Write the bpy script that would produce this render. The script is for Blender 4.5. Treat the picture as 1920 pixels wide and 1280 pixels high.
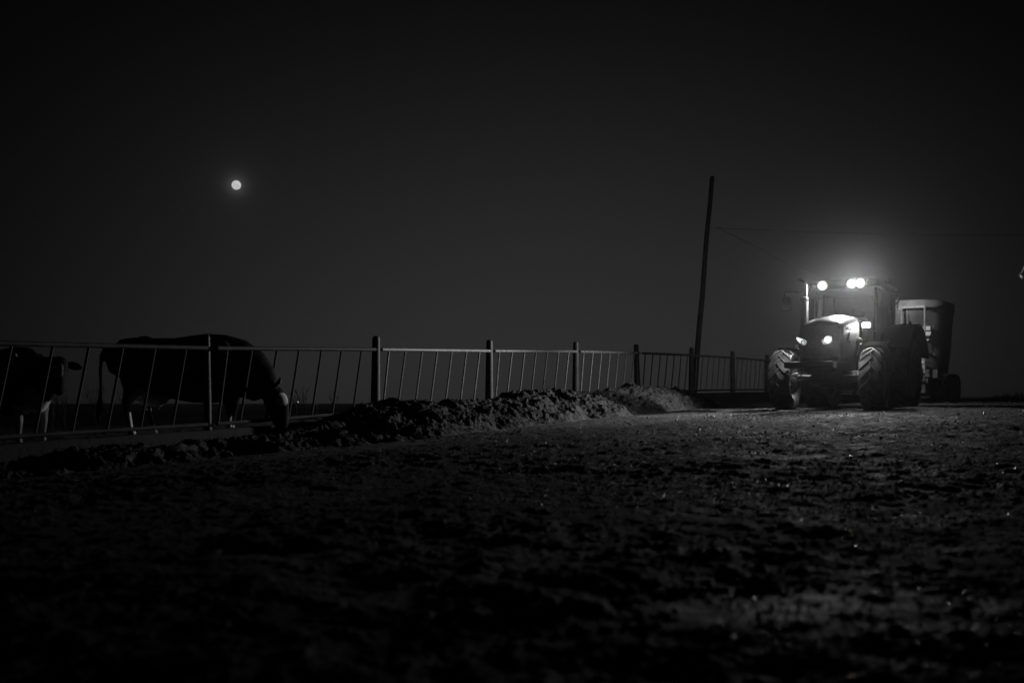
import bpy, math, random
import numpy as np
from mathutils import Vector, Matrix, Euler

for o in list(bpy.data.objects):
    bpy.data.objects.remove(o)
S = bpy.context.scene
COL = S.collection
R = math.radians
rnd = random.Random(7)

# ------------------------------------------------------------------ camera
F = 1867.0                      # focal length in pixels of the 1920 px wide photo (35 mm lens)
cam = bpy.data.cameras.new('camera')
cam.lens = 35.0
cam.sensor_width = 36.0
cam.shift_y = 112.0 / 1920.0
cam.clip_start = 0.05
cam.clip_end = 9000
cam.dof.use_dof = True
cam.dof.focus_distance = 20.5
cam.dof.aperture_fstop = 2.0
camo = bpy.data.objects.new('camera', cam)
camo.location = (0, 0, 0)
camo.rotation_euler = (R(90), 0, 0)
COL.objects.link(camo)
S.camera = camo

def U(px, py, Y):
    """point of the photo at depth Y, in metres from the camera"""
    return Vector(((px - 960) / F * Y, Y, (752 - py) / F * Y))

# ------------------------------------------------------------------ world: night sky, light dome low over the horizon, moon aureole
MOON_DIR = Vector(((443 - 960) / F, 1, (752 - 347) / F)).normalized()
w = bpy.data.worlds.new("World")
S.world = w
w.use_nodes = True
nt = w.node_tree
nt.nodes.clear()
def wn(op, a, b=None, c=None):
    n = nt.nodes.new('ShaderNodeMath'); n.operation = op
    for i, v in enumerate((a, b, c)):
        if v is None: continue
        if isinstance(v, (int, float)): n.inputs[i].default_value = v
        else: nt.links.new(v, n.inputs[i])
    return n.outputs[0]
tc = nt.nodes.new('ShaderNodeTexCoord')
nrm = nt.nodes.new('ShaderNodeVectorMath'); nrm.operation = 'NORMALIZE'
nt.links.new(tc.outputs['Generated'], nrm.inputs[0])
sx = nt.nodes.new('ShaderNodeSeparateXYZ')
nt.links.new(nrm.outputs[0], sx.inputs[0])
elev = wn('MULTIPLY', wn('ARCSINE', sx.outputs[2]), 180 / math.pi)
azim = wn('MULTIPLY', wn('ARCTAN2', sx.outputs[0], sx.outputs[1]), 180 / math.pi)
DOME_AZ, DOME_KE, DOME_KA, DOME_L = 2.0, 0.0040, 0.0021, 0.0262
e2 = wn('MULTIPLY', wn('MULTIPLY', elev, elev), -DOME_KE)
da = wn('SUBTRACT', azim, DOME_AZ)
a2 = wn('MULTIPLY', wn('MULTIPLY', da, da), -DOME_KA)
dome = wn('MULTIPLY', wn('EXPONENT', wn('ADD', e2, a2)), DOME_L)
dot = nt.nodes.new('ShaderNodeVectorMath'); dot.operation = 'DOT_PRODUCT'
nt.links.new(nrm.outputs[0], dot.inputs[0]); dot.inputs[1].default_value = MOON_DIR
ang = wn('MULTIPLY', wn('ARCCOSINE', wn('MINIMUM', dot.outputs['Value'], 0.9999999)), 180 / math.pi)
aur = wn('ADD', wn('MULTIPLY', wn('EXPONENT', wn('MULTIPLY', ang, -1 / 0.26)), 0.10),
         wn('MULTIPLY', wn('EXPONENT', wn('MULTIPLY', ang, -1 / 1.0)), 0.006))
sky = nt.nodes.new('ShaderNodeTexSky'); sky.sky_type = 'NISHITA'; sky.sun_disc = False
sky.sun_elevation = math.asin(MOON_DIR.z); sky.sun_rotation = math.atan2(MOON_DIR.x, MOON_DIR.y)
bw = nt.nodes.new('ShaderNodeRGBToBW'); nt.links.new(sky.outputs[0], bw.inputs[0])
total = wn('ADD', wn('ADD', dome, aur), wn('MULTIPLY', bw.outputs[0], 0.00006))
bg = nt.nodes.new('ShaderNodeBackground'); nt.links.new(total, bg.inputs['Color']); bg.inputs['Strength'].default_value = 1.0
wo = nt.nodes.new('ShaderNodeOutputWorld'); nt.links.new(bg.outputs[0], wo.inputs['Surface'])

# moonlight
ml = bpy.data.lights.new('moonlight', 'SUN'); ml.energy = 0.006; ml.angle = R(0.5)
mlo = bpy.data.objects.new('moonlight', ml); COL.objects.link(mlo)
mlo.rotation_euler = (-MOON_DIR).to_track_quat('-Z', 'Y').to_euler()

S.view_settings.view_transform = 'Standard'
S.view_settings.look = 'None'
S.view_settings.exposure = 0.0
S.view_settings.gamma = 1.0
S.view_settings.use_curve_mapping = False
S.render.engine = 'CYCLES'
S.cycles.use_denoising = True
S.cycles.denoiser = 'OPENIMAGEDENOISE'
S.cycles.denoising_input_passes = 'RGB_ALBEDO_NORMAL'
S.cycles.denoising_prefilter = 'ACCURATE'
S.cycles.sample_clamp_indirect = 2.0
S.cycles.sample_clamp_direct = 30.0
S.cycles.max_bounces = 6
S.cycles.diffuse_bounces = 2
S.cycles.glossy_bounces = 3
S.cycles.volume_bounces = 0
S.cycles.transparent_max_bounces = 12
S.cycles.caustics_reflective = False
S.cycles.caustics_refractive = False

# ------------------------------------------------------------------ materials
def mat(name, base, rough=0.6, metal=0.0, var=0.35, scale=6.0, bump=0.0, bscale=40.0, spec=0.5, coat=0.0):
    m = bpy.data.materials.new(name); m.use_nodes = True
    t = m.node_tree; p = t.nodes['Principled BSDF']
    p.inputs['Roughness'].default_value = rough
    p.inputs['Metallic'].default_value = metal
    p.inputs['Specular IOR Level'].default_value = spec
    p.inputs['Coat Weight'].default_value = coat
    c = t.nodes.new('ShaderNodeTexCoord')
    n = t.nodes.new('ShaderNodeTexNoise'); n.inputs['Scale'].default_value = scale; n.inputs['Detail'].default_value = 6
    t.links.new(c.outputs['Object'], n.inputs['Vector'])
    r = t.nodes.new('ShaderNodeValToRGB')
    lo, hi = base * (1 - var), base * (1 + var * 0.6)
    r.color_ramp.elements[0].position = 0.35; r.color_ramp.elements[0].color = (lo, lo, lo, 1)
    r.color_ramp.elements[1].position = 0.68; r.color_ramp.elements[1].color = (hi, hi, hi, 1)
    t.links.new(n.outputs['Fac'], r.inputs[0]); t.links.new(r.outputs[0], p.inputs['Base Color'])
    mr = t.nodes.new('ShaderNodeMapRange')
    mr.inputs['To Min'].default_value = max(0.05, rough - 0.12); mr.inputs['To Max'].default_value = min(1, rough + 0.12)
    t.links.new(n.outputs['Fac'], mr.inputs['Value']); t.links.new(mr.outputs[0], p.inputs['Roughness'])
    if bump:
        n2 = t.nodes.new('ShaderNodeTexNoise'); n2.inputs['Scale'].default_value = bscale; n2.inputs['Detail'].default_value = 8
        t.links.new(c.outputs['Object'], n2.inputs['Vector'])
        b = t.nodes.new('ShaderNodeBump'); b.inputs['Strength'].default_value = bump; b.inputs['Distance'].default_value = 0.02
        t.links.new(n2.outputs['Fac'], b.inputs['Height']); t.links.new(b.outputs[0], p.inputs['Normal'])
    return m

def emis(name, strength, base=0.8):
    m = bpy.data.materials.new(name); m.use_nodes = True
    p = m.node_tree.nodes['Principled BSDF']
    p.inputs['Base Color'].default_value = (base, base, base, 1)
    p.inputs['Emission Color'].default_value = (1, 1, 1, 1)
    p.inputs['Emission Strength'].default_value = strength
    p.inputs['Roughness'].default_value = 0.15
    m.cycles.emission_sampling = 'NONE'      # the lamp's own light object lights the scene
    return m

M = dict(
    paint=mat('hood paint', 0.06, 0.48, var=0.22, scale=3, coat=0.12),
    dark=mat('dark plastic', 0.030, 0.5, var=0.4, scale=9, bump=0.1, bscale=60),
    grille=mat('grille mesh', 0.12, 0.42, var=0.3, scale=20),
    black=mat('black iron', 0.06, 0.55, var=0.5, scale=8, bump=0.25, bscale=30),
    rubber=mat('muddy tyre rubber', 0.075, 0.6, var=0.65, scale=7, bump=0.35, bscale=45),
    rim=mat('rim paint', 0.36, 0.45, var=0.4, scale=8),
    steel=mat('worn steel', 0.06, 0.42, metal=0.15, var=0.4, scale=10),
    galv=mat('galvanised pipe', 0.28, 0.5, metal=0.1, var=0.35, scale=12),
    chrome=mat('bare metal pipe', 0.07, 0.28, metal=0.9, var=0.25, scale=8),
    white=mat('white paint', 0.42, 0.45, var=0.25, scale=8),
    wood=mat('weathered timber', 0.060, 0.75, var=0.5, scale=5, bump=0.5, bscale=25),
    post=mat('painted post', 0.07, 0.55, var=0.45, scale=6, bump=0.25, bscale=30),
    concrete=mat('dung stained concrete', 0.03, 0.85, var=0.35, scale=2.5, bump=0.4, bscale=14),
    tub=mat('mixer tub paint', 0.11, 0.45, var=0.35, scale=2.2),
    tubrim=mat('mixer rim paint', 0.26, 0.45, var=0.3, scale=3),
    feed=mat('silage feed', 0.085, 0.9, var=0.6, scale=9, bump=1.0, bscale=30, spec=0.2),
    weed=mat('dry weed stem', 0.10, 0.8, var=0.4, scale=8),
    decal=mat('decal dark', 0.05, 0.5, var=0.2, scale=8),
    decallight=mat('decal light', 0.55, 0.5, var=0.2, scale=8),
    roofpaint=mat('roof paint', 0.014, 0.6, var=0.3, scale=6),
    guard=mat('mudguard plastic', 0.014, 0.6, var=0.4, scale=8),
    darker=mat('darker pipe', 0.055, 0.7, var=0.6, scale=7),
    dirty=mat('dung splashed pipe', 0.05, 0.8, var=0.7, scale=4),
    seat=mat('seat cloth', 0.03, 0.85, var=0.3, scale=12),
    tag=mat('ear tag plastic', 0.6, 0.4, var=0.1, scale=8),
    eye=mat('eye', 0.01, 0.12, var=0.1, scale=8),
    wire=mat('wire', 0.03, 0.5, var=0.2, scale=4),
    insul=mat('porcelain', 0.55, 0.25, var=0.15, scale=8),
)
M['lamp_hot'] = emis('work lamp lens', 26)
M['lamp_mid'] = emis('side lamp lens', 5.0)
M['lamp_rim'] = emis('side lamp edge', 14)
M['lamp_low'] = emis('dipped lamp lens', 1.0)
M['lamp_dim'] = emis('projector lens', 0.55)
def lens_glow(m, axis_r, peak, floor):
    t = m.node_tree; p = t.nodes['Principled BSDF']
    c = t.nodes.new('ShaderNodeTexCoord'); sp = t.nodes.new('ShaderNodeSeparateXYZ'); t.links.new(c.outputs['Object'], sp.inputs[0])
    def mth(op, a, b):
        n = t.nodes.new('ShaderNodeMath'); n.operation = op
        for i, v in enumerate((a, b)):
            if isinstance(v, (int, float)): n.inputs[i].default_value = v
            else: t.links.new(v, n.inputs[i])
        return n.outputs[0]
    r2 = mth('ADD', mth('MULTIPLY', sp.outputs[1], sp.outputs[1]), mth('MULTIPLY', sp.outputs[2], sp.outputs[2]))
    e = mth('MULTIPLY', mth('EXPONENT', mth('MULTIPLY', r2, -1 / axis_r ** 2), 0.0), peak)
    t.links.new(mth('ADD', e, floor), p.inputs['Emission Strength'])
lens_glow(M['lamp_hot'], .048, 26, .10)
M['bulb_hot'] = emis('headlamp bulb', 16); lens_glow(M['bulb_hot'], .036, 18, .2)
M['far_lamp'] = emis('far lamp', 1.6)

def glass_mat():
    m = bpy.data.materials.new('cab glass'); m.use_nodes = True
    t = m.node_tree; t.nodes.clear()
    tr = t.nodes.new('ShaderNodeBsdfTransparent'); tr.inputs[0].default_value = (.72, .72, .72, 1)
    gl = t.nodes.new('ShaderNodeBsdfGlossy'); gl.inputs['Roughness'].default_value = 0.08
    n = t.nodes.new('ShaderNodeTexNoise'); n.inputs['Scale'].default_value = 5; n.inputs['Detail'].default_value = 5
    df = t.nodes.new('ShaderNodeBsdfDiffuse'); df.inputs[0].default_value = (.25, .25, .25, 1)   # dust film
    fr = t.nodes.new('ShaderNodeFresnel'); fr.inputs[0].default_value = 1.45
    mx = t.nodes.new('ShaderNodeMixShader'); t.links.new(fr.outputs[0], mx.inputs[0])
    t.links.new(tr.outputs[0], mx.inputs[1]); t.links.new(gl.outputs[0], mx.inputs[2])
    mr = t.nodes.new('ShaderNodeMapRange'); mr.inputs['From Min'].default_value = .35; mr.inputs['From Max'].default_value = .75
    mr.inputs['To Min'].default_value = .01; mr.inputs['To Max'].default_value = .07
    t.links.new(n.outputs['Fac'], mr.inputs['Value'])
    m2 = t.nodes.new('ShaderNodeMixShader'); t.links.new(mr.outputs[0], m2.inputs[0])
    t.links.new(mx.outputs[0], m2.inputs[1]); t.links.new(df.outputs[0], m2.inputs[2])
    o = t.nodes.new('ShaderNodeOutputMaterial'); t.links.new(m2.outputs[0], o.inputs[0])
    return m
M['glass'] = glass_mat()

def grille_detail(m):
    t = m.node_tree; p = t.nodes['Principled BSDF']
    c = t.nodes.new('ShaderNodeTexCoord')
    v = t.nodes.new('ShaderNodeTexVoronoi'); v.inputs['Scale'].default_value = 60
    t.links.new(c.outputs['Object'], v.inputs['Vector'])
    b = t.nodes.new('ShaderNodeBump'); b.inputs['Strength'].default_value = 0.9; b.inputs['Distance'].default_value = 0.01
    t.links.new(v.outputs['Distance'], b.inputs['Height']); t.links.new(b.outputs[0], p.inputs['Normal'])
grille_detail(M['grille'])

def ground_mat():
    m = bpy.data.materials.new('frozen mud'); m.use_nodes = True
    t = m.node_tree; p = t.nodes['Principled BSDF']
    c = t.nodes.new('ShaderNodeTexCoord')
    def noise(sc, det=8, ro=.6):
        n = t.nodes.new('ShaderNodeTexNoise'); n.inputs['Scale'].default_value = sc
        n.inputs['Detail'].default_value = det; n.inputs['Roughness'].default_value = ro
        t.links.new(c.outputs['Object'], n.inputs['Vector']); return n.outputs['Fac']
    n1, n2, n3 = noise(0.5), noise(5), noise(38, 10, .7)
    r = t.nodes.new('ShaderNodeValToRGB')
    for e, (po, v) in zip(r.color_ramp.elements, ((.3, .045), (.72, .13))):
        e.position = po; e.color = (v, v, v, 1)
    mixn = t.nodes.new('ShaderNodeMath'); mixn.operation = 'MULTIPLY_ADD'
    t.links.new(n1, mixn.inputs[0]); mixn.inputs[1].default_value = .4
    m2 = t.nodes.new('ShaderNodeMath'); m2.operation = 'MULTIPLY'; t.links.new(n2, m2.inputs[0]); m2.inputs[1].default_value = .6
    t.links.new(m2.outputs[0], mixn.inputs[2]); t.links.new(mixn.outputs[0], r.inputs[0])
    t.links.new(r.outputs[0], p.inputs['Base Color'])
    mr = t.nodes.new('ShaderNodeMapRange'); mr.inputs['From Min'].default_value = .35; mr.inputs['From Max'].default_value = .65
    mr.inputs['To Min'].default_value = .62; mr.inputs['To Max'].default_value = 1.0
    t.links.new(n2, mr.inputs['Value'])
    wa = t.nodes.new('ShaderNodeAttribute'); wa.attribute_name = 'wet'
    wm = t.nodes.new('ShaderNodeMix'); wm.data_type = 'FLOAT'
    t.links.new(wa.outputs['Fac'], wm.inputs['Factor']); t.links.new(mr.outputs[0], wm.inputs['A']); wm.inputs['B'].default_value = .56
    t.links.new(wm.outputs['Result'], p.inputs['Roughness'])
    sm = t.nodes.new('ShaderNodeMapRange'); sm.inputs['To Min'].default_value = .14; sm.inputs['To Max'].default_value = .24
    t.links.new(wa.outputs['Fac'], sm.inputs['Value']); t.links.new(sm.outputs[0], p.inputs['Specular IOR Level'])
    b1 = t.nodes.new('ShaderNodeBump'); b1.inputs['Strength'].default_value = 1.0; b1.inputs['Distance'].default_value = 0.03
    t.links.new(n3, b1.inputs['Height'])
    bs = t.nodes.new('ShaderNodeMapRange'); bs.inputs['To Min'].default_value = 1.0; bs.inputs['To Max'].default_value = .35
    t.links.new(wa.outputs['Fac'], bs.inputs['Value']); t.links.new(bs.outputs[0], b1.inputs['Strength'])
    b2 = t.nodes.new('ShaderNodeBump'); b2.inputs['Strength'].default_value = .8; b2.inputs['Distance'].default_value = 0.08
    t.links.new(n2, b2.inputs['Height']); t.links.new(b1.outputs[0], b2.inputs['Normal'])
    t.links.new(b2.outputs[0], p.inputs['Normal'])
    return m
M['ground'] = ground_mat()
M['chip'] = mat('wet ice chip', 0.32, 0.20, metal=.45, var=0.5, scale=3, spec=0.9)

# ------------------------------------------------------------------ helpers
def tag(o, label=None, cat=None, group=None, kind=None):
    if label: o['label'] = label
    if cat: o['category'] = cat
    if group: o['group'] = group
    if kind: o['kind'] = kind
    return o

def empty(name, loc=(0, 0, 0), rot=(0, 0, 0), parent=None):
    o = bpy.data.objects.new(name, None); COL.objects.link(o)
    o.location = loc; o.rotation_euler = rot; o.empty_display_size = 0.2
    if parent: o.parent = parent
    return o

def frame_for(t, up=Vector((0, 0, 1))):
    t = t.normalized()
    if abs(t.dot(up)) > 0.98: up = Vector((0, 1, 0)) if abs(t.y) < .9 else Vector((1, 0, 0))
    s = t.cross(up).normalized()
    return s, s.cross(t).normalized()

class MB:
    def __init__(self): self.v = []; self.f = []
    def add(self, vs, fs):
        b = len(self.v)
        self.v += [tuple(x) for x in vs]; self.f += [tuple(i + b for i in f) for f in fs]
        return self
    def box(self, c, s, rot=(0, 0, 0), taper=1.0):
        m = Euler(rot).to_matrix(); c = Vector(c); vs = []
        for z in (-.5, .5):
            k = taper if z > 0 else 1.0
            for x, y in ((-.5, -.5), (.5, -.5), (.5, .5), (-.5, .5)):
                vs.append(c + m @ Vector((x * s[0] * k, y * s[1] * k, z * s[2])))
        return self.add(vs, [(3, 2, 1, 0), (4, 5, 6, 7), (0, 1, 5, 4), (1, 2, 6, 5), (2, 3, 7, 6), (3, 0, 4, 7)])
    def tube(self, pts, r, n=10, flat=1.0, caps=True):
        pts = [Vector(p) for p in pts]; L = len(pts)
        rs = r if isinstance(r, (list, tuple)) else [r] * L
        vs = []; fs = []; up = Vector((0, 0, 1))
        for i, p in enumerate(pts):
            t = (pts[min(i + 1, L - 1)] - pts[max(i - 1, 0)])
            s, u = frame_for(t, up)
            if i and s.dot(ps) < 0: s, u = -s, -u
            ps = s
            for k in range(n):
                a = 2 * math.pi * k / n
                vs.append(p + s * math.cos(a) * rs[i] + u * math.sin(a) * rs[i] * flat)
        for i in range(L - 1):
            for k in range(n):
                a, b = i * n + k, i * n + (k + 1) % n
                fs.append((a, b, b + n, a + n))
        if caps:
            fs.append(tuple(range(n - 1, -1, -1))); fs.append(tuple((L - 1) * n + k for k in range(n)))
        return self.add(vs, fs)
    def loft(self, rings, caps=True, closed=True):
        n = len(rings[0]); vs = [p for r in rings for p in r]; fs = []
        for i in range(len(rings) - 1):
            for k in range(n if closed else n - 1):
                a, b = i * n + k, i * n + (k + 1) % n
                fs.append((a, b, b + n, a + n))
        if caps:
            fs.append(tuple(range(n - 1, -1, -1))); fs.append(tuple((len(rings) - 1) * n + k for k in range(n)))
        return self.add(vs, fs)
    def lathe(self, prof, c=(0, 0, 0), axis='y', n=40, close=False):
        """prof: (radius, along axis)"""
        c = Vector(c); rings = []
        for r, a in prof:
            ring = []
            for k in range(n):
                t = 2 * math.pi * k / n
                if axis == 'y': q = Vector((r * math.cos(t), a, r * math.sin(t)))
                elif axis == 'z': q = Vector((r * math.cos(t), r * math.sin(t), a))
                else: q = Vector((a, r * math.cos(t), r * math.sin(t)))
                ring.append(c + q)
            rings.append(ring)
        if close: rings.append(rings[0])
        return self.loft(rings, caps=not close)
    def ell(self, c, r, n=14, m=8, rot=(0, 0, 0)):
        mt = Euler(rot).to_matrix(); c = Vector(c); rings = []
        for i in range(m + 1):
            ph = -math.pi / 2 + math.pi * (i + .02) / (m + .04)
            rings.append([c + mt @ Vector((r[0] * math.cos(ph) * math.cos(2 * math.pi * k / n), r[1] * math.cos(ph) * math.sin(2 * math.pi * k / n), r[2] * math.sin(ph))) for k in range(n)])
        return self.loft(rings)
    def build(self, name, m, parent=None, bevel=0.0, sharp=38, loc=None):
        me = bpy.data.meshes.new(name)
        me.from_pydata(self.v, [], self.f); me.update()
        me.polygons.foreach_set('use_smooth', [True] * len(me.polygons))
        me.set_sharp_from_angle(angle=R(sharp))
        me.materials.append(m if not isinstance(m, str) else M[m])
        o = bpy.data.objects.new(name, me); COL.objects.link(o)
        if parent: o.parent = parent
        if loc: o.location = loc
        if bevel:
            b = o.modifiers.new('bevel', 'BEVEL'); b.width = bevel; b.segments = 2; b.limit_method = 'ANGLE'; b.angle_limit = R(50)
        return o

def V3(*a): return Vector(a)

# vectorised value noise
def _h(ix, iy, iz, seed):
    n = (ix * 374761393 + iy * 668265263 + iz * 2147483647 + seed * 1274126177) & 0xFFFFFFFF
    n = ((n ^ (n >> 13)) * 1274126177) & 0xFFFFFFFF
    n = n ^ (n >> 16)
    return (n & 0xFFFFFF) / float(0xFFFFFF)
def vnoise(x, y, z=None, seed=0):
    x = np.asarray(x, float); y = np.asarray(y, float)
    z = np.zeros_like(x) if z is None else np.asarray(z, float)
    ix, iy, iz = np.floor(x).astype(np.int64), np.floor(y).astype(np.int64), np.floor(z).astype(np.int64)
    fx, fy, fz = x - ix, y - iy, z - iz
    fx, fy, fz = [q * q * q * (q * (q * 6 - 15) + 10) for q in (fx, fy, fz)]
    out = 0
    for dx in (0, 1):
        for dy in (0, 1):
            for dz in (0, 1):
                wgt = (fx if dx else 1 - fx) * (fy if dy else 1 - fy) * (fz if dz else 1 - fz)
                out = out + wgt * _h(ix + dx, iy + dy, iz + dz, seed)
    return out * 2 - 1
def fbm(x, y, z=None, oct=4, seed=0, gain=.5):
    a, s, tot = 1.0, 0, 0
    for k in range(oct):
        f = 2.03 ** k
        s = s + a * vnoise(x * f + 17.3 * k, y * f - 9.1 * k, None if z is None else z * f, seed + k); tot += a; a *= gain
    return s / tot
def sstep(a, b, x):
    t = np.clip((x - a) / (b - a), 0, 1); return t * t * (3 - 2 * t)

# ------------------------------------------------------------------ fence line and terrain
BAY = 3.70
U_OBS = {0: -570, 1: -257, 2: -43, 3: 119, 4: 237, 5: 336, 6: 414, 7: 477, 8: 530, 9: 573, 10: 610, 11: 641, 12: 668}
ZBOT_I = np.array([-4, -2, -1, 0, 1, 2, 3, 4, 5, 6, 7, 8, 13])
ZBOT_V = np.array([-.60, -.50, -.42, -.317, -.17, -.035, .113, .23, .32, .38, .42, .42, .40])   # bottom rail height along the fence
def fence_xy(i):
    def base(k):
        Y = 13.8 + 3.19 * k
        if k in U_OBS: return np.array([U_OBS[k] / F * Y, Y])
        return np.array([-4.213 + 1.875 * k, Y])
    k = math.floor(i); f = i - k
    return base(k) * (1 - f) + base(k + 1) * f
def fence_z(i): return float(np.interp(i, ZBOT_I, ZBOT_V))
D2 = np.array([.507, .862]); N2 = np.array([.862, -.507])
_fi = np.arange(-7, 13.01, .25)
_fp = np.array([fence_xy(i) for i in _fi])
_fs = (_fp - np.array([-4.213, 13.8])) @ D2; _ft = (_fp - np.array([-4.213, 13.8])) @ N2
def st(x, y):
    rx, ry = x + 4.213, y - 13.8
    s = rx * D2[0] + ry * D2[1]; t = rx * N2[0] + ry * N2[1]
    return s, t - np.interp(s, _fs, _ft)
RC_I = np.array([-6, -3, -1, 1, 3, 3.8, 5, 7, 9, 12])
RC_V = np.array([-.66, -.62, -.50, -.33, -.165, -.125, -.06, .01, .06, .10])
def terrain(x, y):
    x = np.asarray(x, float); y = np.asarray(y, float)
    s, t = st(x, y); i = s / BAY
    zf = np.interp(i, ZBOT_I, ZBOT_V) - .45
    zr = np.interp(i, RC_I, RC_V)
    k = np.clip(t / 5.2, 0, 1)
    z = zf * (1 - k) + zr * k
    pen = zf + .27 - .02 * np.clip(-t, 0, 8)
    z = np.where(t < -.1, pen, z)
    d = np.hypot(x, y)
    k = sstep(46, 170, d)
    kp = np.where(t < -2, sstep(16, 60, d), k)
    k = np.maximum(k, kp)
    return z * (1 - k) + (-1.0) * k
def rough(x, y):
    d = np.hypot(x, y)
    s, t = st(x, y)
    far = 1 - sstep(30, 75, d)
    n = .030 * fbm(x * .55, y * .55, oct=2, seed=3)
    clod = fbm(x * 2.6, y * 2.6, oct=5, seed=11, gain=.62)
    patch = sstep(-.25, .35, fbm(x * .35 + 4, y * .35, oct=2, seed=21))
    n = n + (.011 + .024 * patch) * np.maximum(clod, -.3)
    rid = 1 - np.abs(fbm(x * 3.4, y * 3.4, oct=3, seed=31)) * 2
    n = n + .012 * rid * (.3 + .7 * patch) + .017 * fbm(x * 8, y * 8, oct=5, seed=41, gain=.68)
    # loose crumbs: sharp little lumps
    cr = fbm(x * 17, y * 17, oct=3, seed=61, gain=.6)
    n = n + .024 * np.maximum(cr - .12, 0) * (.4 + .6 * patch)
    # hoof and boot prints
    gx, gy = x * 1.9, y * 1.9
    jx = _h(np.floor(gx).astype(np.int64), np.floor(gy).astype(np.int64), np.int64(0), 5); jy = _h(np.floor(gx).astype(np.int64), np.floor(gy).astype(np.int64), np.int64(1), 5)
    pd = np.hypot(gx - np.floor(gx) - .25 - .5 * jx, (gy - np.floor(gy) - .25 - .5 * jy) * 1.2)
    n = n + np.where(jx * 7 % 1 > .5, 1, 0) * sstep(3.5, 8, d) * .45 * (-.035 * np.exp(-(pd / .13) ** 4) + .018 * np.exp(-((pd - .22) / .07) ** 2))
    # wheel tracks run along the alley
    for tt in (4.6, 6.6, 3.3):
        n = n - .03 * np.exp(-((t - tt + .15 * np.sin(s * .35)) / .28) ** 2) * (1 - .5 * patch)
    return n * (.12 + .88 * far) * (1 - .78 * wet(x, y))
def wet(x, y):
    p = sstep(.30, .5, fbm(x * .9 + 3.1, y * .8 - 1.7, oct=3, seed=77))
    q = np.exp(-(((x - .72) / .50) ** 2 + ((y - 2.62) / .26) ** 2) ** 1.5)
    return np.clip(np.maximum(p * .5, q * .75), 0, 1)
def gz(x, y): return float(terrain(np.array([x]), np.array([y]))[0])
def gzr(x, y):
    a, b = np.array([float(x)]), np.array([float(y)])
    return float((terrain(a, b) + rough(a, b))[0])

def build_ground():
    fine = np.linspace(R(-42), R(52), 1350)
    rest = np.linspace(R(52), R(318), 90)[1:-1]
    ang = np.concatenate([fine, rest]); na = len(ang)
    rad = np.concatenate([np.geomspace(.5, 60, 760), np.geomspace(60, 450, 50)[1:]]); nr = len(rad)
    A, Rr = np.meshgrid(ang, rad)
    x, y = (np.sin(A) * Rr).ravel(), (np.cos(A) * Rr).ravel()
    z = terrain(x, y) + rough(x, y)
    co = np.stack([x, y, z], 1)
    c0 = np.array([[0, 0, gzr(0, 0)]])
    co = np.concatenate([co, c0])
    i = np.arange(nr - 1)[:, None] * na; j = np.arange(na)[None, :]; j2 = (j + 1) % na
    q = np.stack([i + j, i + na + j, i + na + j2, i + j2], -1).reshape(-1, 4)
    tri = np.stack([np.full(na, len(co) - 1), np.arange(na), (np.arange(na) + 1) % na], 1)
    me = bpy.data.meshes.new('ground')
    nq, ntr = len(q), len(tri)
    me.vertices.add(len(co)); me.vertices.foreach_set('co', co.ravel())
    me.loops.add(nq * 4 + ntr * 3)
    me.loops.foreach_set('vertex_index', np.concatenate([q.ravel(), tri.ravel()]).astype(np.int32))
    me.polygons.add(nq + ntr)
    me.polygons.foreach_set('loop_start', np.concatenate([np.arange(nq) * 4, nq * 4 + np.arange(ntr) * 3]).astype(np.int32))
    me.polygons.foreach_set('use_smooth', np.ones(nq + ntr, bool))
    me.update(calc_edges=True)
    wv = wet(co[:, 0], co[:, 1]).astype(np.float32)
    me.attributes.new('wet', 'FLOAT', 'POINT').data.foreach_set('value', wv)
    me.materials.append(M['ground'])
    o = bpy.data.objects.new('ground', me); COL.objects.link(o)
    return tag(o, 'rough dark frozen mud of the yard and the field beyond the fence', 'ground', kind='structure')
build_ground()

# ------------------------------------------------------------------ moon
mb = MB(); mb.ell((0, 0, 0), (1, 1, 1), 48, 24)
MD = 3500.0
moon = mb.build('moon', emis('moon surface', 0.47), sharp=180)
moon.location = MOON_DIR * MD
k = 8.5 / F * MD * MOON_DIR.y
moon.scale = (k, k, k)
tag(moon, 'full pale moon hanging in the dark sky above the grazing cow', 'moon')
def moon_tex():
    t = moon.data.materials[0].node_tree; p = t.nodes['Principled BSDF']
    p.inputs['Base Color'].default_value = (0, 0, 0, 1)
    c = t.nodes.new('ShaderNodeTexCoord'); n = t.nodes.new('ShaderNodeTexNoise'); n.inputs['Scale'].default_value = 1.4
    t.links.new(c.outputs['Object'], n.inputs['Vector'])
    mr = t.nodes.new('ShaderNodeMapRange'); mr.inputs['From Min'].default_value = .3; mr.inputs['From Max'].default_value = .7
    mr.inputs['To Min'].default_value = .43; mr.inputs['To Max'].default_value = .62
    t.links.new(n.outputs['Fac'], mr.inputs['Value']); t.links.new(mr.outputs[0], p.inputs['Emission Strength'])
moon_tex()

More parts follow.
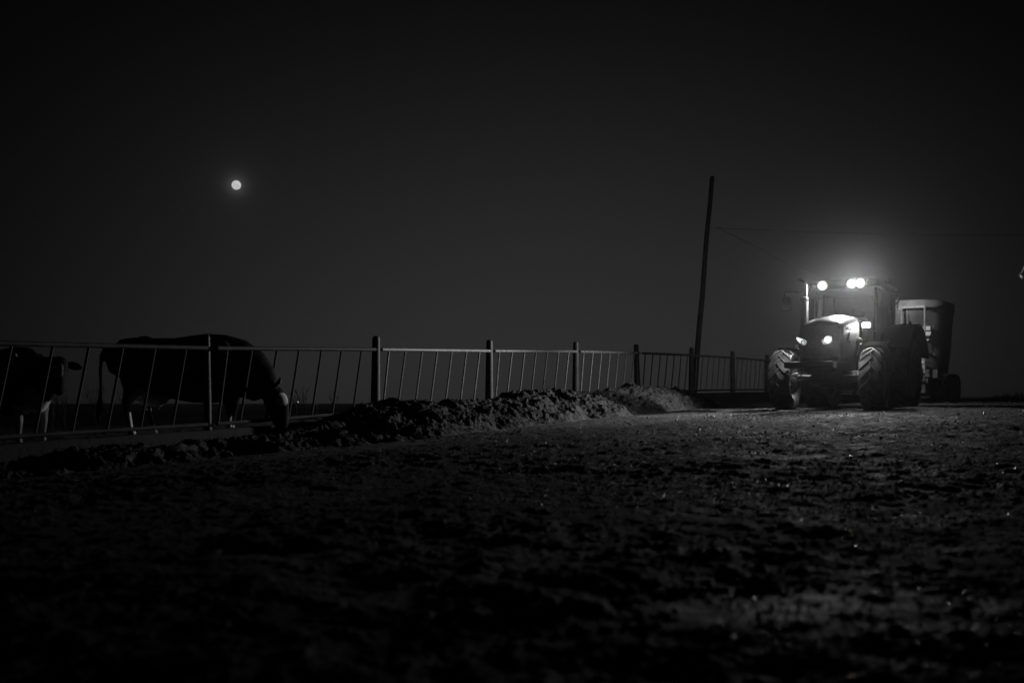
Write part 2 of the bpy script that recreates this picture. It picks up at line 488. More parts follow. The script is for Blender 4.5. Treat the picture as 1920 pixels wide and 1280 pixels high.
# ------------------------------------------------------------------ feed fence
def build_fence():
    root = empty('feed_fence', (*fence_xy(0), fence_z(0)))
    tag(root, 'long slanted-bar metal feed fence with round posts on a low concrete curb', 'fence')
    o = Vector(root.location)
    def P(i, h, off=0.0):
        a = fence_xy(i)
        return Vector((a[0] + N2[0] * off, a[1] + N2[1] * off, fence_z(i) + h)) - o
    rp = random.Random(3)
    for i in range(-2, 13):
        c = P(i, 0)
        lean = (rp.uniform(-.03, .03), rp.uniform(-.02, .02))
        if i == 4: lean = (-.06, 0)
        top = c + Vector((lean[0], lean[1], 1.05 + .2 + rp.uniform(-.015, .015)))
        bot = c + Vector((0, 0, -.6))
        pk = .66 if i == 0 else 1.0
        if i == 0: top.z -= .045
        yaw = math.atan2(D2[1], D2[0]) + rp.uniform(-.08, .08)
        def ring(p, h, k):
            q = []
            for m_ in range(18):
                an = yaw + 2 * math.pi * m_ / 18
                q.append(p + Vector((math.cos(an) * h, math.sin(an) * h, k)))
            return q
        mb = MB()
        def at(f): return bot.lerp(top, f)
        mb.loft([ring(at(0), .095 * pk, 0), ring(at(.35), .085 * pk, 0), ring(at(.7), .074 * pk, 0), ring(at(.985), .066 * pk, 0), ring(at(1), .058 * pk, .012), ring(at(1), .03 * pk, .03)])
        mb.build('post', 'post', root, sharp=40)
    for i in range(-2, 12):
        pan = empty('panel', P(i, 0), (0, 0, 0), root)
        q0 = Vector(pan.location)
        off = .075
        def L(f, h, of=off): return P(i + f, h, of) - q0
        e0, e1 = (.024, .976)
        n = 5
        pm = 'darker' if i < 1 else 'galv'  # left-hand panels get a darker pipe tone than the rest
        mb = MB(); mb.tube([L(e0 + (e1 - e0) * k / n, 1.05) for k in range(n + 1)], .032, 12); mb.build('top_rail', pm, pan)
        mb = MB(); mb.tube([L(e0 + (e1 - e0) * k / n, 0.0) for k in range(n + 1)], .027, 12); mb.build('bottom_rail', 'dirty', pan)
        for k in range(7):
            ft = .075 + .1335 * k + rp.uniform(-.004, .004)
            fb = max(ft - .064, .03)
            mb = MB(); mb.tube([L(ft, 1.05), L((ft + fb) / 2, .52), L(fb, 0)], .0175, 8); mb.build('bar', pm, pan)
    # concrete curb below the fence
    rings = []
    for i in np.arange(-3, 12.6, .1):
        a = fence_xy(float(i)); zb = fence_z(float(i))
        j = .006 * math.sin(i * 17.3) + .004 * math.sin(i * 41)
        def c(t, z): return Vector((a[0] + N2[0] * t, a[1] + N2[1] * t, zb + z))
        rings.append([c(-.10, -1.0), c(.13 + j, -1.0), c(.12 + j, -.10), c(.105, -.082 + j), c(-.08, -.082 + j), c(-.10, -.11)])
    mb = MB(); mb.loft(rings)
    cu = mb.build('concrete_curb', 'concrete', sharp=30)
    tag(cu, 'low concrete curb running under the feed fence', 'curb')
build_fence()

# ------------------------------------------------------------------ feed pile along the fence
def build_feed():
    ni, nj = 1500, 110
    I = np.linspace(-2.4, 4.95, ni); J = np.linspace(0, 1, nj)
    II, JJ = np.meshgrid(I, J, indexing='ij')
    P0 = np.array([fence_xy(float(i)) for i in I])
    hI = np.interp(I, [-2.4, -1.5, -.6, 0, .35, .8, 1.6, 2.6, 3.4, 4.0, 4.35, 4.7, 4.95], [.02, .12, .16, .20, .28, .56, .52, .52, .54, .50, .24, .06, .01])
    hI = hI * (1 + .24 * vnoise(I * 4.1, I * 0 + .5, seed=5) + .12 * vnoise(I * 11, I * 0 + 1.5, seed=6))
    wI = np.interp(I, [-2.4, -.5, .5, 3, 4.2, 4.95], [1.2, 1.7, 2.1, 2.0, 1.8, 1.1]) * (1 + .14 * vnoise(I * 3.3, I * 0 + 8, seed=8))
    t0 = .16
    T = t0 + JJ * wI[:, None]
    c = (T - t0) / wI[:, None]
    shape = np.where(c < .30, .62 + .38 * np.sin(c / .30 * math.pi / 2), np.cos((c - .30) / .70 * math.pi / 2) ** 1.0)
    base = shape * hI[:, None]
    X = P0[:, 0][:, None] + N2[0] * T; Y = P0[:, 1][:, None] + N2[1] * T
    Zg = terrain(X.ravel(), Y.ravel()).reshape(X.shape) + rough(X.ravel(), Y.ravel()).reshape(X.shape)
    Sx = II * BAY
    # fork-full lumps: billowed noise, pushed out along the slope normal
    zz = base
    b1 = 1 - np.abs(fbm(Sx * 1.5, T * 1.5, zz * 1.5, oct=2, seed=51)) * 2.2
    b2 = 1 - np.abs(fbm(Sx * 4.3, T * 4.3, zz * 4.3, oct=3, seed=61)) * 2.0
    b3 = fbm(Sx * 12, T * 12, zz * 12, oct=5, seed=71, gain=.72)
    edge = np.clip(shape * 3, 0, 1)
    disp = (.12 * (b1 - .45) + .080 * (b2 - .4) + .075 * b3) * edge
    # slope normal in (t, z)
    dz = np.gradient(base, axis=1); dt = np.gradient(T, axis=1)
    ln = np.hypot(dz, dt); nt_, nz_ = -dz / ln, dt / ln
    T2 = np.maximum(T + disp * nt_, .14); Z2 = Zg - .03 + base + disp * nz_
    sh = .10 * vnoise(Sx * 2.2, T * 2.2, zz * 3, seed=81) * edge + .04 * vnoise(Sx * 9, T * 9, zz * 9, seed=82) * edge
    X2 = P0[:, 0][:, None] + N2[0] * T2 + D2[0] * sh; Y2 = P0[:, 1][:, None] + N2[1] * T2 + D2[1] * sh
    Z2[:, -1] = Zg[:, -1] - .12
    Z2[0, :] = Zg[0, :] - .1; Z2[-1, :] = Zg[-1, :] - .1
    co = np.stack([X2, Y2, Z2], -1).reshape(-1, 3)
    a = (np.arange(ni - 1)[:, None] * nj + np.arange(nj - 1)[None, :]).ravel()
    q = np.stack([a, a + 1, a + nj + 1, a + nj], 1)[:, ::-1]
    rg = np.random.default_rng(12)
    ns = 26000
    ii = rg.integers(8, ni - 8, ns); jj = rg.integers(2, nj - 6, ns)
    p0 = co.reshape(ni, nj, 3)[ii, jj]
    du = rg.normal(size=(ns, 3)); du[:, 2] = np.abs(du[:, 2]) * .7; du /= np.linalg.norm(du, axis=1)[:, None]
    ln_ = rg.uniform(.03, .11, ns)[:, None]
    sd = np.cross(du, rg.normal(size=(ns, 3))); sd /= np.linalg.norm(sd, axis=1)[:, None]
    wd = rg.uniform(.0018, .004, ns)[:, None]
    tri = np.stack([p0 - sd * wd - du * .01, p0 + sd * wd - du * .01, p0 + du * ln_], 1).reshape(-1, 3)
    nb = len(co); co = np.concatenate([co, tri])
    faces = q.tolist() + (nb + np.arange(ns * 3).reshape(-1, 3)).tolist()
    me = bpy.data.meshes.new('feed_pile'); me.from_pydata(co.tolist(), [], faces); me.update()
    me.polygons.foreach_set('use_smooth', [True] * len(me.polygons))
    me.materials.append(M['feed'])
    o = bpy.data.objects.new('feed_pile', me); COL.objects.link(o)
    tag(o, 'long clumpy windrow of silage feed heaped along the fence', 'feed')
build_feed()

# ------------------------------------------------------------------ glinting chips on the ground
def build_chips():
    rg = np.random.default_rng(5)
    n = 60000
    rad = 1.7 * (30 / 1.7) ** rg.random(n); az = np.radians(np.clip(rg.normal(14, 13, n), -29, 32))
    x, y = rad * np.sin(az), rad * np.cos(az)
    s, t = st(x, y)
    clump = fbm(x * 1.3, y * 1.3, oct=2, seed=91)
    k = (t > 2.0) & ((rad > 5) | (x > .25 + .1 * rad)) & (clump + rg.normal(0, .25, n) > -.05)
    x, y, rad = x[k], y[k], rad[k]; n = len(x)
    z = terrain(x, y) + rough(x, y)
    base = np.array([[1, 0, 0], [-1, 0, 0], [0, 1, 0], [0, -1, 0], [0, 0, 1], [0, 0, -1]], float)
    of = np.array([(0, 2, 4), (2, 1, 4), (1, 3, 4), (3, 0, 4), (2, 0, 5), (1, 2, 5), (3, 1, 5), (0, 3, 5)])
    sz = rg.uniform(.3, 1, n) ** 2 * np.where(rg.random(n) < .09, 1.9, 1.0) * (.0030 + .00085 * np.minimum(rad, 20))
    sc = np.stack([np.ones(n), rg.uniform(.5, 1, n), rg.uniform(.35, .8, n)], 1) * sz[:, None]
    q = rg.normal(size=(n, 4)); q /= np.linalg.norm(q, axis=1)[:, None]
    a, b, c, d = q.T
    m = np.stack([1 - 2 * (c * c + d * d), 2 * (b * c - a * d), 2 * (b * d + a * c), 2 * (b * c + a * d), 1 - 2 * (b * b + d * d), 2 * (c * d - a * b), 2 * (b * d - a * c), 2 * (c * d + a * b), 1 - 2 * (b * b + c * c)], 1).reshape(n, 3, 3)
    v = np.einsum('nij,nkj->nki', m, base[None] * sc[:, None, :]) + np.stack([x, y, z + sz * .25], 1)[:, None, :]
    f = (np.arange(n) * 6)[:, None, None] + of[None]
    me = bpy.data.meshes.new('gravel_bits')
    me.vertices.add(n * 6); me.vertices.foreach_set('co', v.ravel())
    me.loops.add(n * 24); me.loops.foreach_set('vertex_index', f.ravel().astype(np.int32))
    me.polygons.add(n * 8); me.polygons.foreach_set('loop_start', (np.arange(n * 8) * 3).astype(np.int32))
    me.update(calc_edges=True)
    me.materials.append(M['chip'])
    o = bpy.data.objects.new('gravel_bits', me); COL.objects.link(o)
    tag(o, 'loose wet bits of gravel and ice glinting on the muddy yard', 'gravel', kind='stuff')
build_chips()

# ------------------------------------------------------------------ wheels
def wheel(parent, c, Rr, W, rimR, nlug, out, steer=0.0, lug_h=.045):
    """axle along local y; out = +1 when the dished outer face looks to +y"""
    wroot = empty('wheel', c, (0, rnd.uniform(0, 1), 0), parent)
    wroot.rotation_euler = Euler((0, 0, steer))
    h = W / 2
    prof = [(rimR, -h * .80), (rimR + .02, -h * .9), (rimR + (Rr - rimR) * .35, -h * 1.0), (rimR + (Rr - rimR) * .72, -h * .98), (Rr - .055, -h * .86), (Rr - .03, -h * .55), (Rr - .02, 0),
            (Rr - .03, h * .55), (Rr - .055, h * .86), (rimR + (Rr - rimR) * .72, h * .98), (rimR + (Rr - rimR) * .35, h * 1.0), (rimR + .02, h * .9), (rimR, h * .80), (rimR - .03, h * .5), (rimR - .03, -h * .5)]
    mb = MB(); mb.lathe(prof, n=56, close=True)
    for side in (-1, 1):
        for q in range(nlug):
            a0 = 2 * math.pi * (q + (.5 if side > 0 else 0)) / nlug
            rings = []
            for k in range(6):
                t = k / 5
                y = side * (-.02 + (h * 1.0 + .02) * t)
                a = a0 - .42 * (t ** .85) * (0.62 / Rr) ** .5
                base = Rr - .02 - .035 * t * t - (.05 if t > .95 else 0)
                top = base + lug_h - .01 * t
                hw0, hw1 = .040 / Rr, .024 / Rr
                ring = []
                for aa, rr in ((a - hw0, base - .02), (a - hw1, top), (a + hw1, top), (a + hw0, base - .02)):
                    ring.append(Vector((rr * math.cos(aa), y, rr * math.sin(aa))))
                rings.append(ring)
            mb.loft(rings)
    mb.build('tyre', 'rubber', wroot, sharp=32)
    o = out
    prof = [(rimR + .018, o * h * .84), (rimR + .022, o * h * .74), (rimR - .02, o * h * .70), (rimR - .055, o * h * .52), (rimR - .06, o * h * .30), (rimR - .12, o * h * .22), (rimR * .55, o * h * .10), (rimR * .42, o * h * .16), (.10, o * h * .18), (.02, o * h * .18)]
    mb = MB(); mb.lathe(prof, n=48)
    inn = [(rimR + .018, -o * h * .84), (rimR + .022, -o * h * .74), (rimR - .03, -o * h * .66), (rimR - .06, -o * h * .2), (rimR - .06, o * h * .28), (rimR - .065, o * h * .28), (rimR - .07, -o * h * .66)]
    mb.lathe(inn, n=48, close=True)
    for q in range(8):
        a = 2 * math.pi * q / 8
        mb.lathe([(.02, o * h * .12), (.02, o * h * .24), (.004, o * h * .25)], c=(rimR * .48 * math.cos(a), 0, rimR * .48 * math.sin(a)), n=8)
    mb.build('rim', 'rim', wroot, sharp=35)
    mb = MB(); mb.lathe([(.11, o * h * .15), (.11, o * h * .45), (.07, o * h * .62), (.01, o * h * .64)], n=24); mb.build('hub', 'black', wroot, bevel=.006)
    return wroot

# ------------------------------------------------------------------ tractor
YAW = math.atan2(-.832, -.555)
def spot(name, parent, loc, direction, energy, size, blend, radius=.04):
    l = bpy.data.lights.new(name, 'SPOT'); l.energy = energy; l.spot_size = R(size); l.spot_blend = blend; l.shadow_soft_size = radius
    o = bpy.data.objects.new(name, l); COL.objects.link(o)
    o.parent = parent; o.location = loc
    o.rotation_euler = Vector(direction).to_track_quat('-Z', 'Y').to_euler()
    return o

def bulb(name, parent, loc, energy, radius):
    l = bpy.data.lights.new(name, 'POINT'); l.energy = energy; l.shadow_soft_size = radius
    o = bpy.data.objects.new(name, l); COL.objects.link(o); o.parent = parent; o.location = loc
    return o

def arc_band(c, r0, r1, a0, a1, y0, y1, n=16, th=.02, drop=0.0):
    """curved plate about the y axis"""
    rings = []
    for k in range(n + 1):
        a = a0 + (a1 - a0) * k / n; r = r0 + (r1 - r0) * k / n
        q = []
        for rr, yy in ((r, y0), (r + th * .6, y0 + .02 * (1 if y1 > y0 else -1)), (r + th, (y0 + y1) / 2), (r + th * .6, y1 - .02 * (1 if y1 > y0 else -1)), (r - drop, y1), (r - drop - .004, y1 - .018 * (1 if y1 > y0 else -1)), (r - .012, (y0 + y1) / 2), (r - .012, y0)):
            q.append(Vector((c[0] + rr * math.cos(a), yy, c[2] + rr * math.sin(a))))
        rings.append(q)
    return rings

def build_tractor():
    T = empty('tractor', (6.445, 20.5, -.160), (0, R(-1.0), YAW))
    tag(T, 'muddy farm tractor facing the camera with its roof lamps and headlamp lit', 'tractor')
    YC = .08
    # ---- wheels
    wheel(T, (0, YC - .92, .61), .625, .44, .385, 18, -1, steer=R(4))
    wheel(T, (0, YC + .90, .61), .625, .44, .385, 18, 1, steer=R(5))
    wheel(T, (-2.67, YC - .93, .83), .845, .56, .545, 20, -1, lug_h=.055)
    wheel(T, (-2.67, YC + .86, .83), .845, .52, .545, 20, 1, lug_h=.055)
    # ---- hood
    def hsec(x, hw, zt, zb, crown, rr):
        pts = []
        pts += [(-hw, zb), (-hw * 1.01, zb + (zt - rr - zb) * .5), (-hw, zt - rr)]
        for k in range(1, 7):
            a = math.pi - k * math.pi / 2 / 7
            pts.append((-hw + rr + rr * math.cos(a), zt - crown * .3 - rr + rr * math.sin(a)))
        for f in (-.5, -.25, 0, .25, .5):
            pts.append(((hw - rr) * f * 1.7, zt + crown * (1 - (f * 2) ** 2) - crown * .3))
        for k in range(6, 0, -1):
            a = k * math.pi / 2 / 7
            pts.append((hw - rr + rr * math.cos(a), zt - crown * .3 - rr + rr * math.sin(a)))
        pts += [(hw, zt - rr), (hw * 1.01, zb + (zt - rr - zb) * .5), (hw, zb)]
        return [Vector((x, YC + 0.01 + a, b)) for a, b in pts]
    mb = MB()
    mb.loft([hsec(.70, .395, 1.665, 1.03, .03, .12), hsec(.66, .415, 1.71, 1.02, .035, .14), hsec(.5, .425, 1.775, 1.02, .04, .16), hsec(.2, .42, 1.85, 1.04, .05, .17), hsec(-.3, .40, 1.925, 1.10, .05, .17), hsec(-.8, .365, 1.975, 1.18, .05, .16), hsec(-1.22, .34, 2.0, 1.25, .045, .15)])
    hood = mb.build('hood', 'paint', T, sharp=45)
    # crease lines and emblem on the hood
    mb = MB(); mb.box((.36, YC - .12, 1.860), (.05, .10, .008), (0, -.28, .55)); mb.build('hood_emblem', 'decal', hood)
    # grille
    rings = []
    for k in range(15):
        f = k / 14 * 2 - 1
        y = YC + .01 + f * .405
        bow = .06 * (1 - abs(f) ** 2.6)
        zt = 1.655 - .05 * abs(f) ** 5
        ring = []
        for q in range(9):
            g = q / 8
            z = 1.005 + (zt - 1.005) * g
            xx = .705 + bow + .04 * math.sin(g * math.pi) - .05 * max(0, g - .75) * 4 * .5
            ring.append(Vector((xx, y, z)))
        ring2 = [p + Vector((-.05, 0, 0)) for p in reversed(ring)]
        rings.append(ring + ring2)
    mb = MB(); mb.loft(rings); gr = mb.build('grille', 'grille', T, sharp=50)
    # headlights: teardrop bezels with round lenses
    def headlight(y, side, hot):
        e = empty('headlight', (.80, y, 1.325), (0, 0, 0), T)
        out = []
        for k in range(32):
            a = 2 * math.pi * k / 32
            yy, zz = .062 * math.cos(a), .062 * math.sin(a)
            d = max(0, math.cos(a - (math.pi * .70 if side < 0 else math.pi * .30)))
            yy += side * .115 * d ** 2; zz += .06 * d ** 3
            out.append((yy, zz))
        mb = MB(); mb.loft([[Vector((-.04, a, b)) for a, b in out], [Vector((.012, a, b)) for a, b in out], [Vector((.020, a * .97, b * .97)) for a, b in out], [Vector((.014, a * .93, b * .93)) for a, b in out]])
        mb.build('bezel', 'dark', e)
        mb = MB(); mb.loft([[Vector((.0142, a * .93, b * .93)) for a, b in out], [Vector((.020, a * .6, b * .6)) for a, b in out], [Vector((.022, a * .1, b * .1)) for a, b in out]])
        mb.build('lens', 'lamp_low', e)
        mb = MB(); mb.lathe([(.050, .016), (.052, .030), (.044, .032), (.038, .024)], c=(0, 0, -.004), axis='x', n=28); mb.build('projector_ring', 'chrome', e)
        mb = MB(); mb.lathe([(.037, .022), (.025, .030), (.004, .033)], c=(0, 0, -.004), axis='x', n=24); mb.build('projector', 'lamp_dim', e)
        if hot:
            mb = MB(); mb.lathe([(.082, .018), (.07, .030), (.04, .042), (.004, .047)], axis='x', n=26); mb.build('bulb', 'bulb_hot', e, loc=(0, side * .075, .035))
    headlight(YC - .28, -1, False)
    headlight(YC + .135, 1, True)
    # hood decals on the left flank
    def side_pt(x, z): return Vector((x, YC + .01 + float(np.interp(x, [-1.22, -.8, -.3, .2, .5], [.34, .365, .40, .42, .425])) * 1.008 + .003, z))
    def flank(poly, name, m, th=.006):
        mb = MB(); a = [side_pt(x, z) for x, z in poly]; b = [p + Vector((0, th, 0)) for p in a]
        mb.loft([a, b]); return mb.build(name, m, hood)
    flank([(.30, 1.36), (.02, 1.36), (.12, 1.56)], 'triangle_badge', 'decal', .012)
    flank([(.245, 1.375), (.065, 1.375), (.125, 1.51)], 'badge_inset', 'rim', .016)
    for z0, x0, x1 in ((1.66, .30, -.55), (1.70, .15, -.5), (1.62, .42, -.2)):
        flank([(x0, z0), (x0 - .03, z0 + .012), (x1, z0 + .045), (x1, z0 + .03)], 'pinstripe', 'decal', .010)
    lr = random.Random(4)
    for q in range(7):
        x = .28 - q * .075
        flank([(x, 1.60 + q * .004), (x - .02, 1.60 + q * .004), (x - .035 + lr.uniform(-.015, .015), 1.655 + q * .004), (x - .015, 1.655 + q * .004)], 'lettering', 'decal', .011)
    # white capped cylinder beside the hood
    mb = MB(); mb.lathe([(.052, 1.22), (.055, 1.26), (.055, 1.40), (.062, 1.41), (.062, 1.44), (.045, 1.475), (.005, 1.485)], c=(-.62, YC + .45, 0), axis='z', n=24); mb.build('filter_cup', 'white', T, sharp=50)
    # engine, sump, transmission
    mb = MB(); mb.box((-.25, YC, .93), (1.9, .62, .42)).box((-.4, YC, .66), (1.5, .50, .30)).box((-1.9, YC, .80), (1.6, .55, .55)).box((-2.67, YC, .83), (.5, 1.3, .34))
    mb.box((-1.0, YC, .50), (2.0, .40, .16))
    mb.build('chassis', 'black', T, bevel=.03)
    mb = MB(); mb.box((.75, YC - .16, .875), (.30, .98, .13)).box((.86, YC - .16, .875), (.08, .90, .11)); wb = mb.build('front_weight', 'dark', T, bevel=.02)
    mb = MB(); mb.box((.78, YC + .34, .87), (.2, .022, .12)); mb.build('marker_plate', 'white', wb)
    mb = MB(); mb.box((.45, YC, .98), (.6, .8, .10)); mb.build('front_support', 'black', T, bevel=.015)
    # front axle
    mb = MB()
    ax = []
    for f, zc, hz, hx in ((-.78, .64, .09, .10), (-.55, .63, .085, .10), (-.3, .60, .10, .12), (-.12, .56, .13, .17), (.12, .56, .13, .17), (.3, .60, .10, .12), (.55, .63, .085, .10), (.78, .64, .09, .10)):
        ax.append([Vector((hx * math.cos(a), YC + f, zc + hz * math.sin(a))) for a in [2 * math.pi * k / 12 for k in range(12)]])
    mb.loft(ax)
    for s in (-1, 1): mb.lathe([(.13, -.07), (.15, 0), (.13, .07)], c=(0, YC + s * .70, .62), n=20)
    mb.build('front_axle', 'black', T, sharp=40)
    for s in (-1, 1):
        mb = MB(); mb.tube([(.16, YC + s * .26, .735), (.18, YC + s * .66, .715)], .013, 8); mb.tube([(.16, YC + s * .26, .735), (.18, YC + s * .30, .734)], .024, 8)
        mb.tube([(.2, YC + s * .34, .76), (.2, YC + s * .70, .755)], .009, 8)
        mb.build('tie_rod', 'chrome', T)
    # front mudguards
    for s, yc in ((-1, YC - .92), (1, YC + .90)):
        mb = MB(); mb.loft(arc_band((0, 0, .61), .71, .70, R(84), R(166), yc - .23, yc + .23, 14, .03, .045)); mb.loft([[Vector((.045 - .02 * abs(f) ** 2, yc + .23 * f, 1.285 - .03 * f * f + h_)) for h_ in (0, .075, .075)][:2] + [Vector((.075 - .02 * abs(f) ** 2, yc + .23 * f, 1.285 - .03 * f * f + h_)) for h_ in (.075, 0)] for f in (-1, -.7, -.35, 0, .35, .7, 1)]); fd = mb.build('front_mudguard', 'guard', T, sharp=40)
        mb = MB(); mb.tube([(-.05, yc - s * .36, .62), (-.06, yc - s * .36, 1.20), (-.07, yc - s * .30, 1.31), (-.07, yc + s * .12, 1.315)], .018, 8); mb.build('stay', 'steel', fd)
        mb = MB(); pts = []
        for k in range(13):
            a = R(86 + 78 * k / 12); pts.append((.735 * math.cos(a), yc + .235 * (1 if s > 0 else 1), .61 + .735 * math.sin(a) - .02))
        mb.tube(pts, .008, 6); mb.build('edge_trim', 'steel', fd)
    mb = MB(); mb.tube([(.18, YC + 1.03, 1.30), (.10, YC + 1.17, 1.27), (.08, YC + 1.20, 1.37)], .010, 6); mb.build('guard_clip', 'chrome', T)
    # exhaust on the right front pillar
    ex = empty('exhaust', (-1.0, -.75, 0), (0, 0, 0), T)
    mb = MB(); mb.lathe([(.03, 1.52), (.075, 1.56), (.083, 1.62), (.083, 2.40), (.075, 2.45), (.03, 2.46)], axis='z', n=28); mb.build('muffler', 'steel', ex, sharp=40)
    mb = MB(); mb.tube([(0, .03, 2.45), (0, .03, 2.66), (0, .025, 2.72), (.0, .0, 2.78), (.0, -.06, 2.825), (0, -.12, 2.85)], .034, 14); mb.build('tailpipe', 'chrome', ex)
    mb = MB(); mb.lathe([(.086, 2.36), (.088, 2.37), (.088, 2.42), (.086, 2.43)], axis='z', n=28, close=True); mb.build('clamp', 'chrome', ex)
    mb = MB(); mb.tube([(0, .0, 1.6), (.1, .18, 1.45), (.2, .34, 1.35)], .045, 10); mb.build('elbow', 'black', ex)
    # cab
    cab = empty('cab', (-1.4, YC - .09, 0), (0, 0, 0), T)
    fx, rx = -.05, -1.65            # front and rear in cab space
    hw0, hw1 = .64, .74
    def pillar(p0, p1, r=.035):
        mb = MB(); mb.tube([p0, tuple((Vector(p0) + Vector(p1)) / 2 + Vector((.02, 0, 0))), p1], r, 8); return mb.build('pillar', 'black', cab)
    for s in (-1, 1):
        pillar((fx, s * hw0, 1.15), (fx - .10, s * hw0, 2.68), .036)
        pillar((-.95, s * hw1, 1.05), (-.98, s * (hw1 - .04), 2.68), .034)
        pillar((rx, s * (hw1 - .06), 1.35), (rx + .06, s * (hw1 - .06), 2.68), .036)
        # door frame and handle
        mb = MB(); mb.tube([(fx - .06, s * (hw0 + .02), 1.3), (-.2, s * (hw0 + .05), 1.22), (-.88, s * (hw1 + .01), 1.22), (-.90, s * (hw1 + .01), 2.0), (-.90, s * (hw1 - .01), 2.58), (-.3, s * (hw0 + .03), 2.60)], .016, 8); dr = mb.build('door_frame', 'black', cab)
        mb = MB(); mb.tube([(-.16, s * (hw0 + .09), 1.55), (-.12, s * (hw0 + .10), 1.85), (-.15, s * (hw0 + .09), 2.1)], .012, 6); mb.build('grab_rail', 'black', cab)
        # door glass
        mb = MB(); mb.loft([[Vector((fx - .06, s * hw0, 1.28)), Vector((fx - .12, s * hw0, 2.62)), Vector((-.95, s * (hw1 - .03), 2.62)), Vector((-.92, s * hw1, 1.24))],
                            [Vector((fx - .06, s * (hw0 - .006), 1.28)), Vector((fx - .12, s * (hw0 - .006), 2.62)), Vector((-.95, s * (hw1 - .036), 2.62)), Vector((-.92, s * (hw1 - .006), 1.24))]]); mb.build('door_glass', 'glass', cab)
        mb = MB(); mb.loft([[Vector((-1.0, s * (hw1 - .02), 1.55)), Vector((-1.0, s * (hw1 - .05), 2.62)), Vector((rx + .08, s * (hw1 - .07), 2.62)), Vector((rx + .03, s * (hw1 - .06), 1.6))],
                            [Vector((-1.0, s * (hw1 - .026), 1.55)), Vector((-1.0, s * (hw1 - .056), 2.62)), Vector((rx + .08, s * (hw1 - .076), 2.62)), Vector((rx + .03, s * (hw1 - .066), 1.6))]]); mb.build('side_glass', 'glass', cab)
    mb = MB(); mb.loft([[Vector((fx + .02, -hw0 + .04, 1.5)), Vector((fx + .05, 0, 1.5)), Vector((fx + .02, hw0 - .04, 1.5)), Vector((fx - .09, hw0 - .04, 2.62)), Vector((fx - .06, 0, 2.62)), Vector((fx - .09, -hw0 + .04, 2.62))],
                        [Vector((fx + .012, -hw0 + .04, 1.5)), Vector((fx + .042, 0, 1.5)), Vector((fx + .012, hw0 - .04, 1.5)), Vector((fx - .098, hw0 - .04, 2.62)), Vector((fx - .068, 0, 2.62)), Vector((fx - .098, -hw0 + .04, 2.62))]]); mb.build('windscreen', 'glass', cab)
    mb = MB(); mb.box((rx + .03, 0, 2.1), (.006, 1.28, 1.0)); mb.build('rear_glass', 'glass', cab)
    mb = MB(); mb.box((fx - .02, 0, 1.30), (.07, 1.26, .34)).box((-.8, 0, 1.12), (1.6, 1.36, .10)).box((rx, 0, 1.38), (.08, 1.36, .5)); mb.build('cab_floor', 'black', cab, bevel=.02)
    # roof
    def rsec(z, g):
        pts = []; x0, x1, hy = rx - .12 + g, fx + .16 - g, hw1 + .02 - g
        cr = .16
        for cx, cy, a0 in ((x1 - cr, hy - cr, 0), (x0 + cr, hy - cr, 90), (x0 + cr, -hy + cr, 180), (x1 - cr, -hy + cr, 270)):
            for k in range(6):
                a = R(a0 + 90 * k / 5); pts.append(Vector((cx + cr * math.cos(a), cy + cr * math.sin(a), z)))
        return pts
    mb = MB(); mb.loft([rsec(2.64, .06), rsec(2.66, .0), rsec(2.76, -.01), rsec(2.82, .03), rsec(2.86, .14), rsec(2.875, .32)]); roof = mb.build('roof', 'roofpaint', cab, sharp=50)
    mb = MB(); mb.box((-1.3, hw1 - .1, 2.88), (.18, .12, .05)); mb.lathe([(.05, 2.90), (.05, 3.0), (.03, 3.02), (.005, 3.03)], c=(-1.45, hw1 - .12, 0), axis='z', n=16); mb.build('beacon', 'black', roof, sharp=50)
    mb = MB(); mb.tube([(-1.5, hw1 + .02, 2.70), (-1.5, hw1 + .09, 2.68), (-1.5, hw1 + .10, 2.55), (-1.5, hw1 + .04, 2.42), (-1.5, hw1 - .02, 2.40)], .018, 8); mb.build('grab_handle', 'black', roof)
    # roof work lamps
    def work_lamp(y, z, x=.155, wdt=.14, hot='lamp_hot'):
        e = empty('work_lamp', (x, y, z), (0, R(14), 0), cab)
        mb = MB(); mb.lathe([(.02, -.09), (.07, -.08), (.118, -.02), (.122, .0), (.118, .004)], axis='x', n=22); mb.build('housing', 'dark', e, sharp=50)
        mb = MB(); mb.lathe([(.118, .002), (.11, .008), (.08, .015), (.05, .02), (.005, .024)], axis='x', n=22); mb.build('lens', hot, e, sharp=60)
        return e
    for y in (-.42, .205, .385):
        work_lamp(y, 2.715)
    # side lamp low on the left pillar
    e = empty('side_lamp', (.50, .60, 1.775), (0, R(5), 0), cab)
    mb = MB(); mb.box((-.03, 0, 0), (.07, .19, .13)); mb.build('housing', 'dark', e, bevel=.015)
    mb = MB(); mb.box((.012, 0, 0), (.012, .155, .105)); mb.build('lens', 'lamp_mid', e, bevel=.02)
    mb = MB()
    for yy, zz, a, b in ((0, .047, .15, .014), (0, -.047, .15, .014), (.071, 0, .012, .08), (-.071, 0, .012, .08)): mb.box((.0185, yy, zz), (.004, a, b))
    mb.build('lens_edge', 'lamp_rim', e)
    mb = MB(); mb.tube([(-.05, .02, -.05), (-.12, .03, -.10), (-.55, .05, -.14)], .014, 6); mb.build('bracket', 'black', e)
    # mirrors
    mr = empty('mirror', (-.2, -1.33, 2.40), (0, 0, R(6)), cab)
    def rrect(hy, hz, rr, x):
        q = []
        for cy, cz, a0 in ((hy - rr, hz - rr, 0), (-hy + rr, hz - rr, 90), (-hy + rr, -hz + rr, 180), (hy - rr, -hz + rr, 270)):
            for k in range(5):
                a = R(a0 + 90 * k / 4); q.append(Vector((x, cy + rr * math.cos(a), cz + rr * math.sin(a))))
        return q
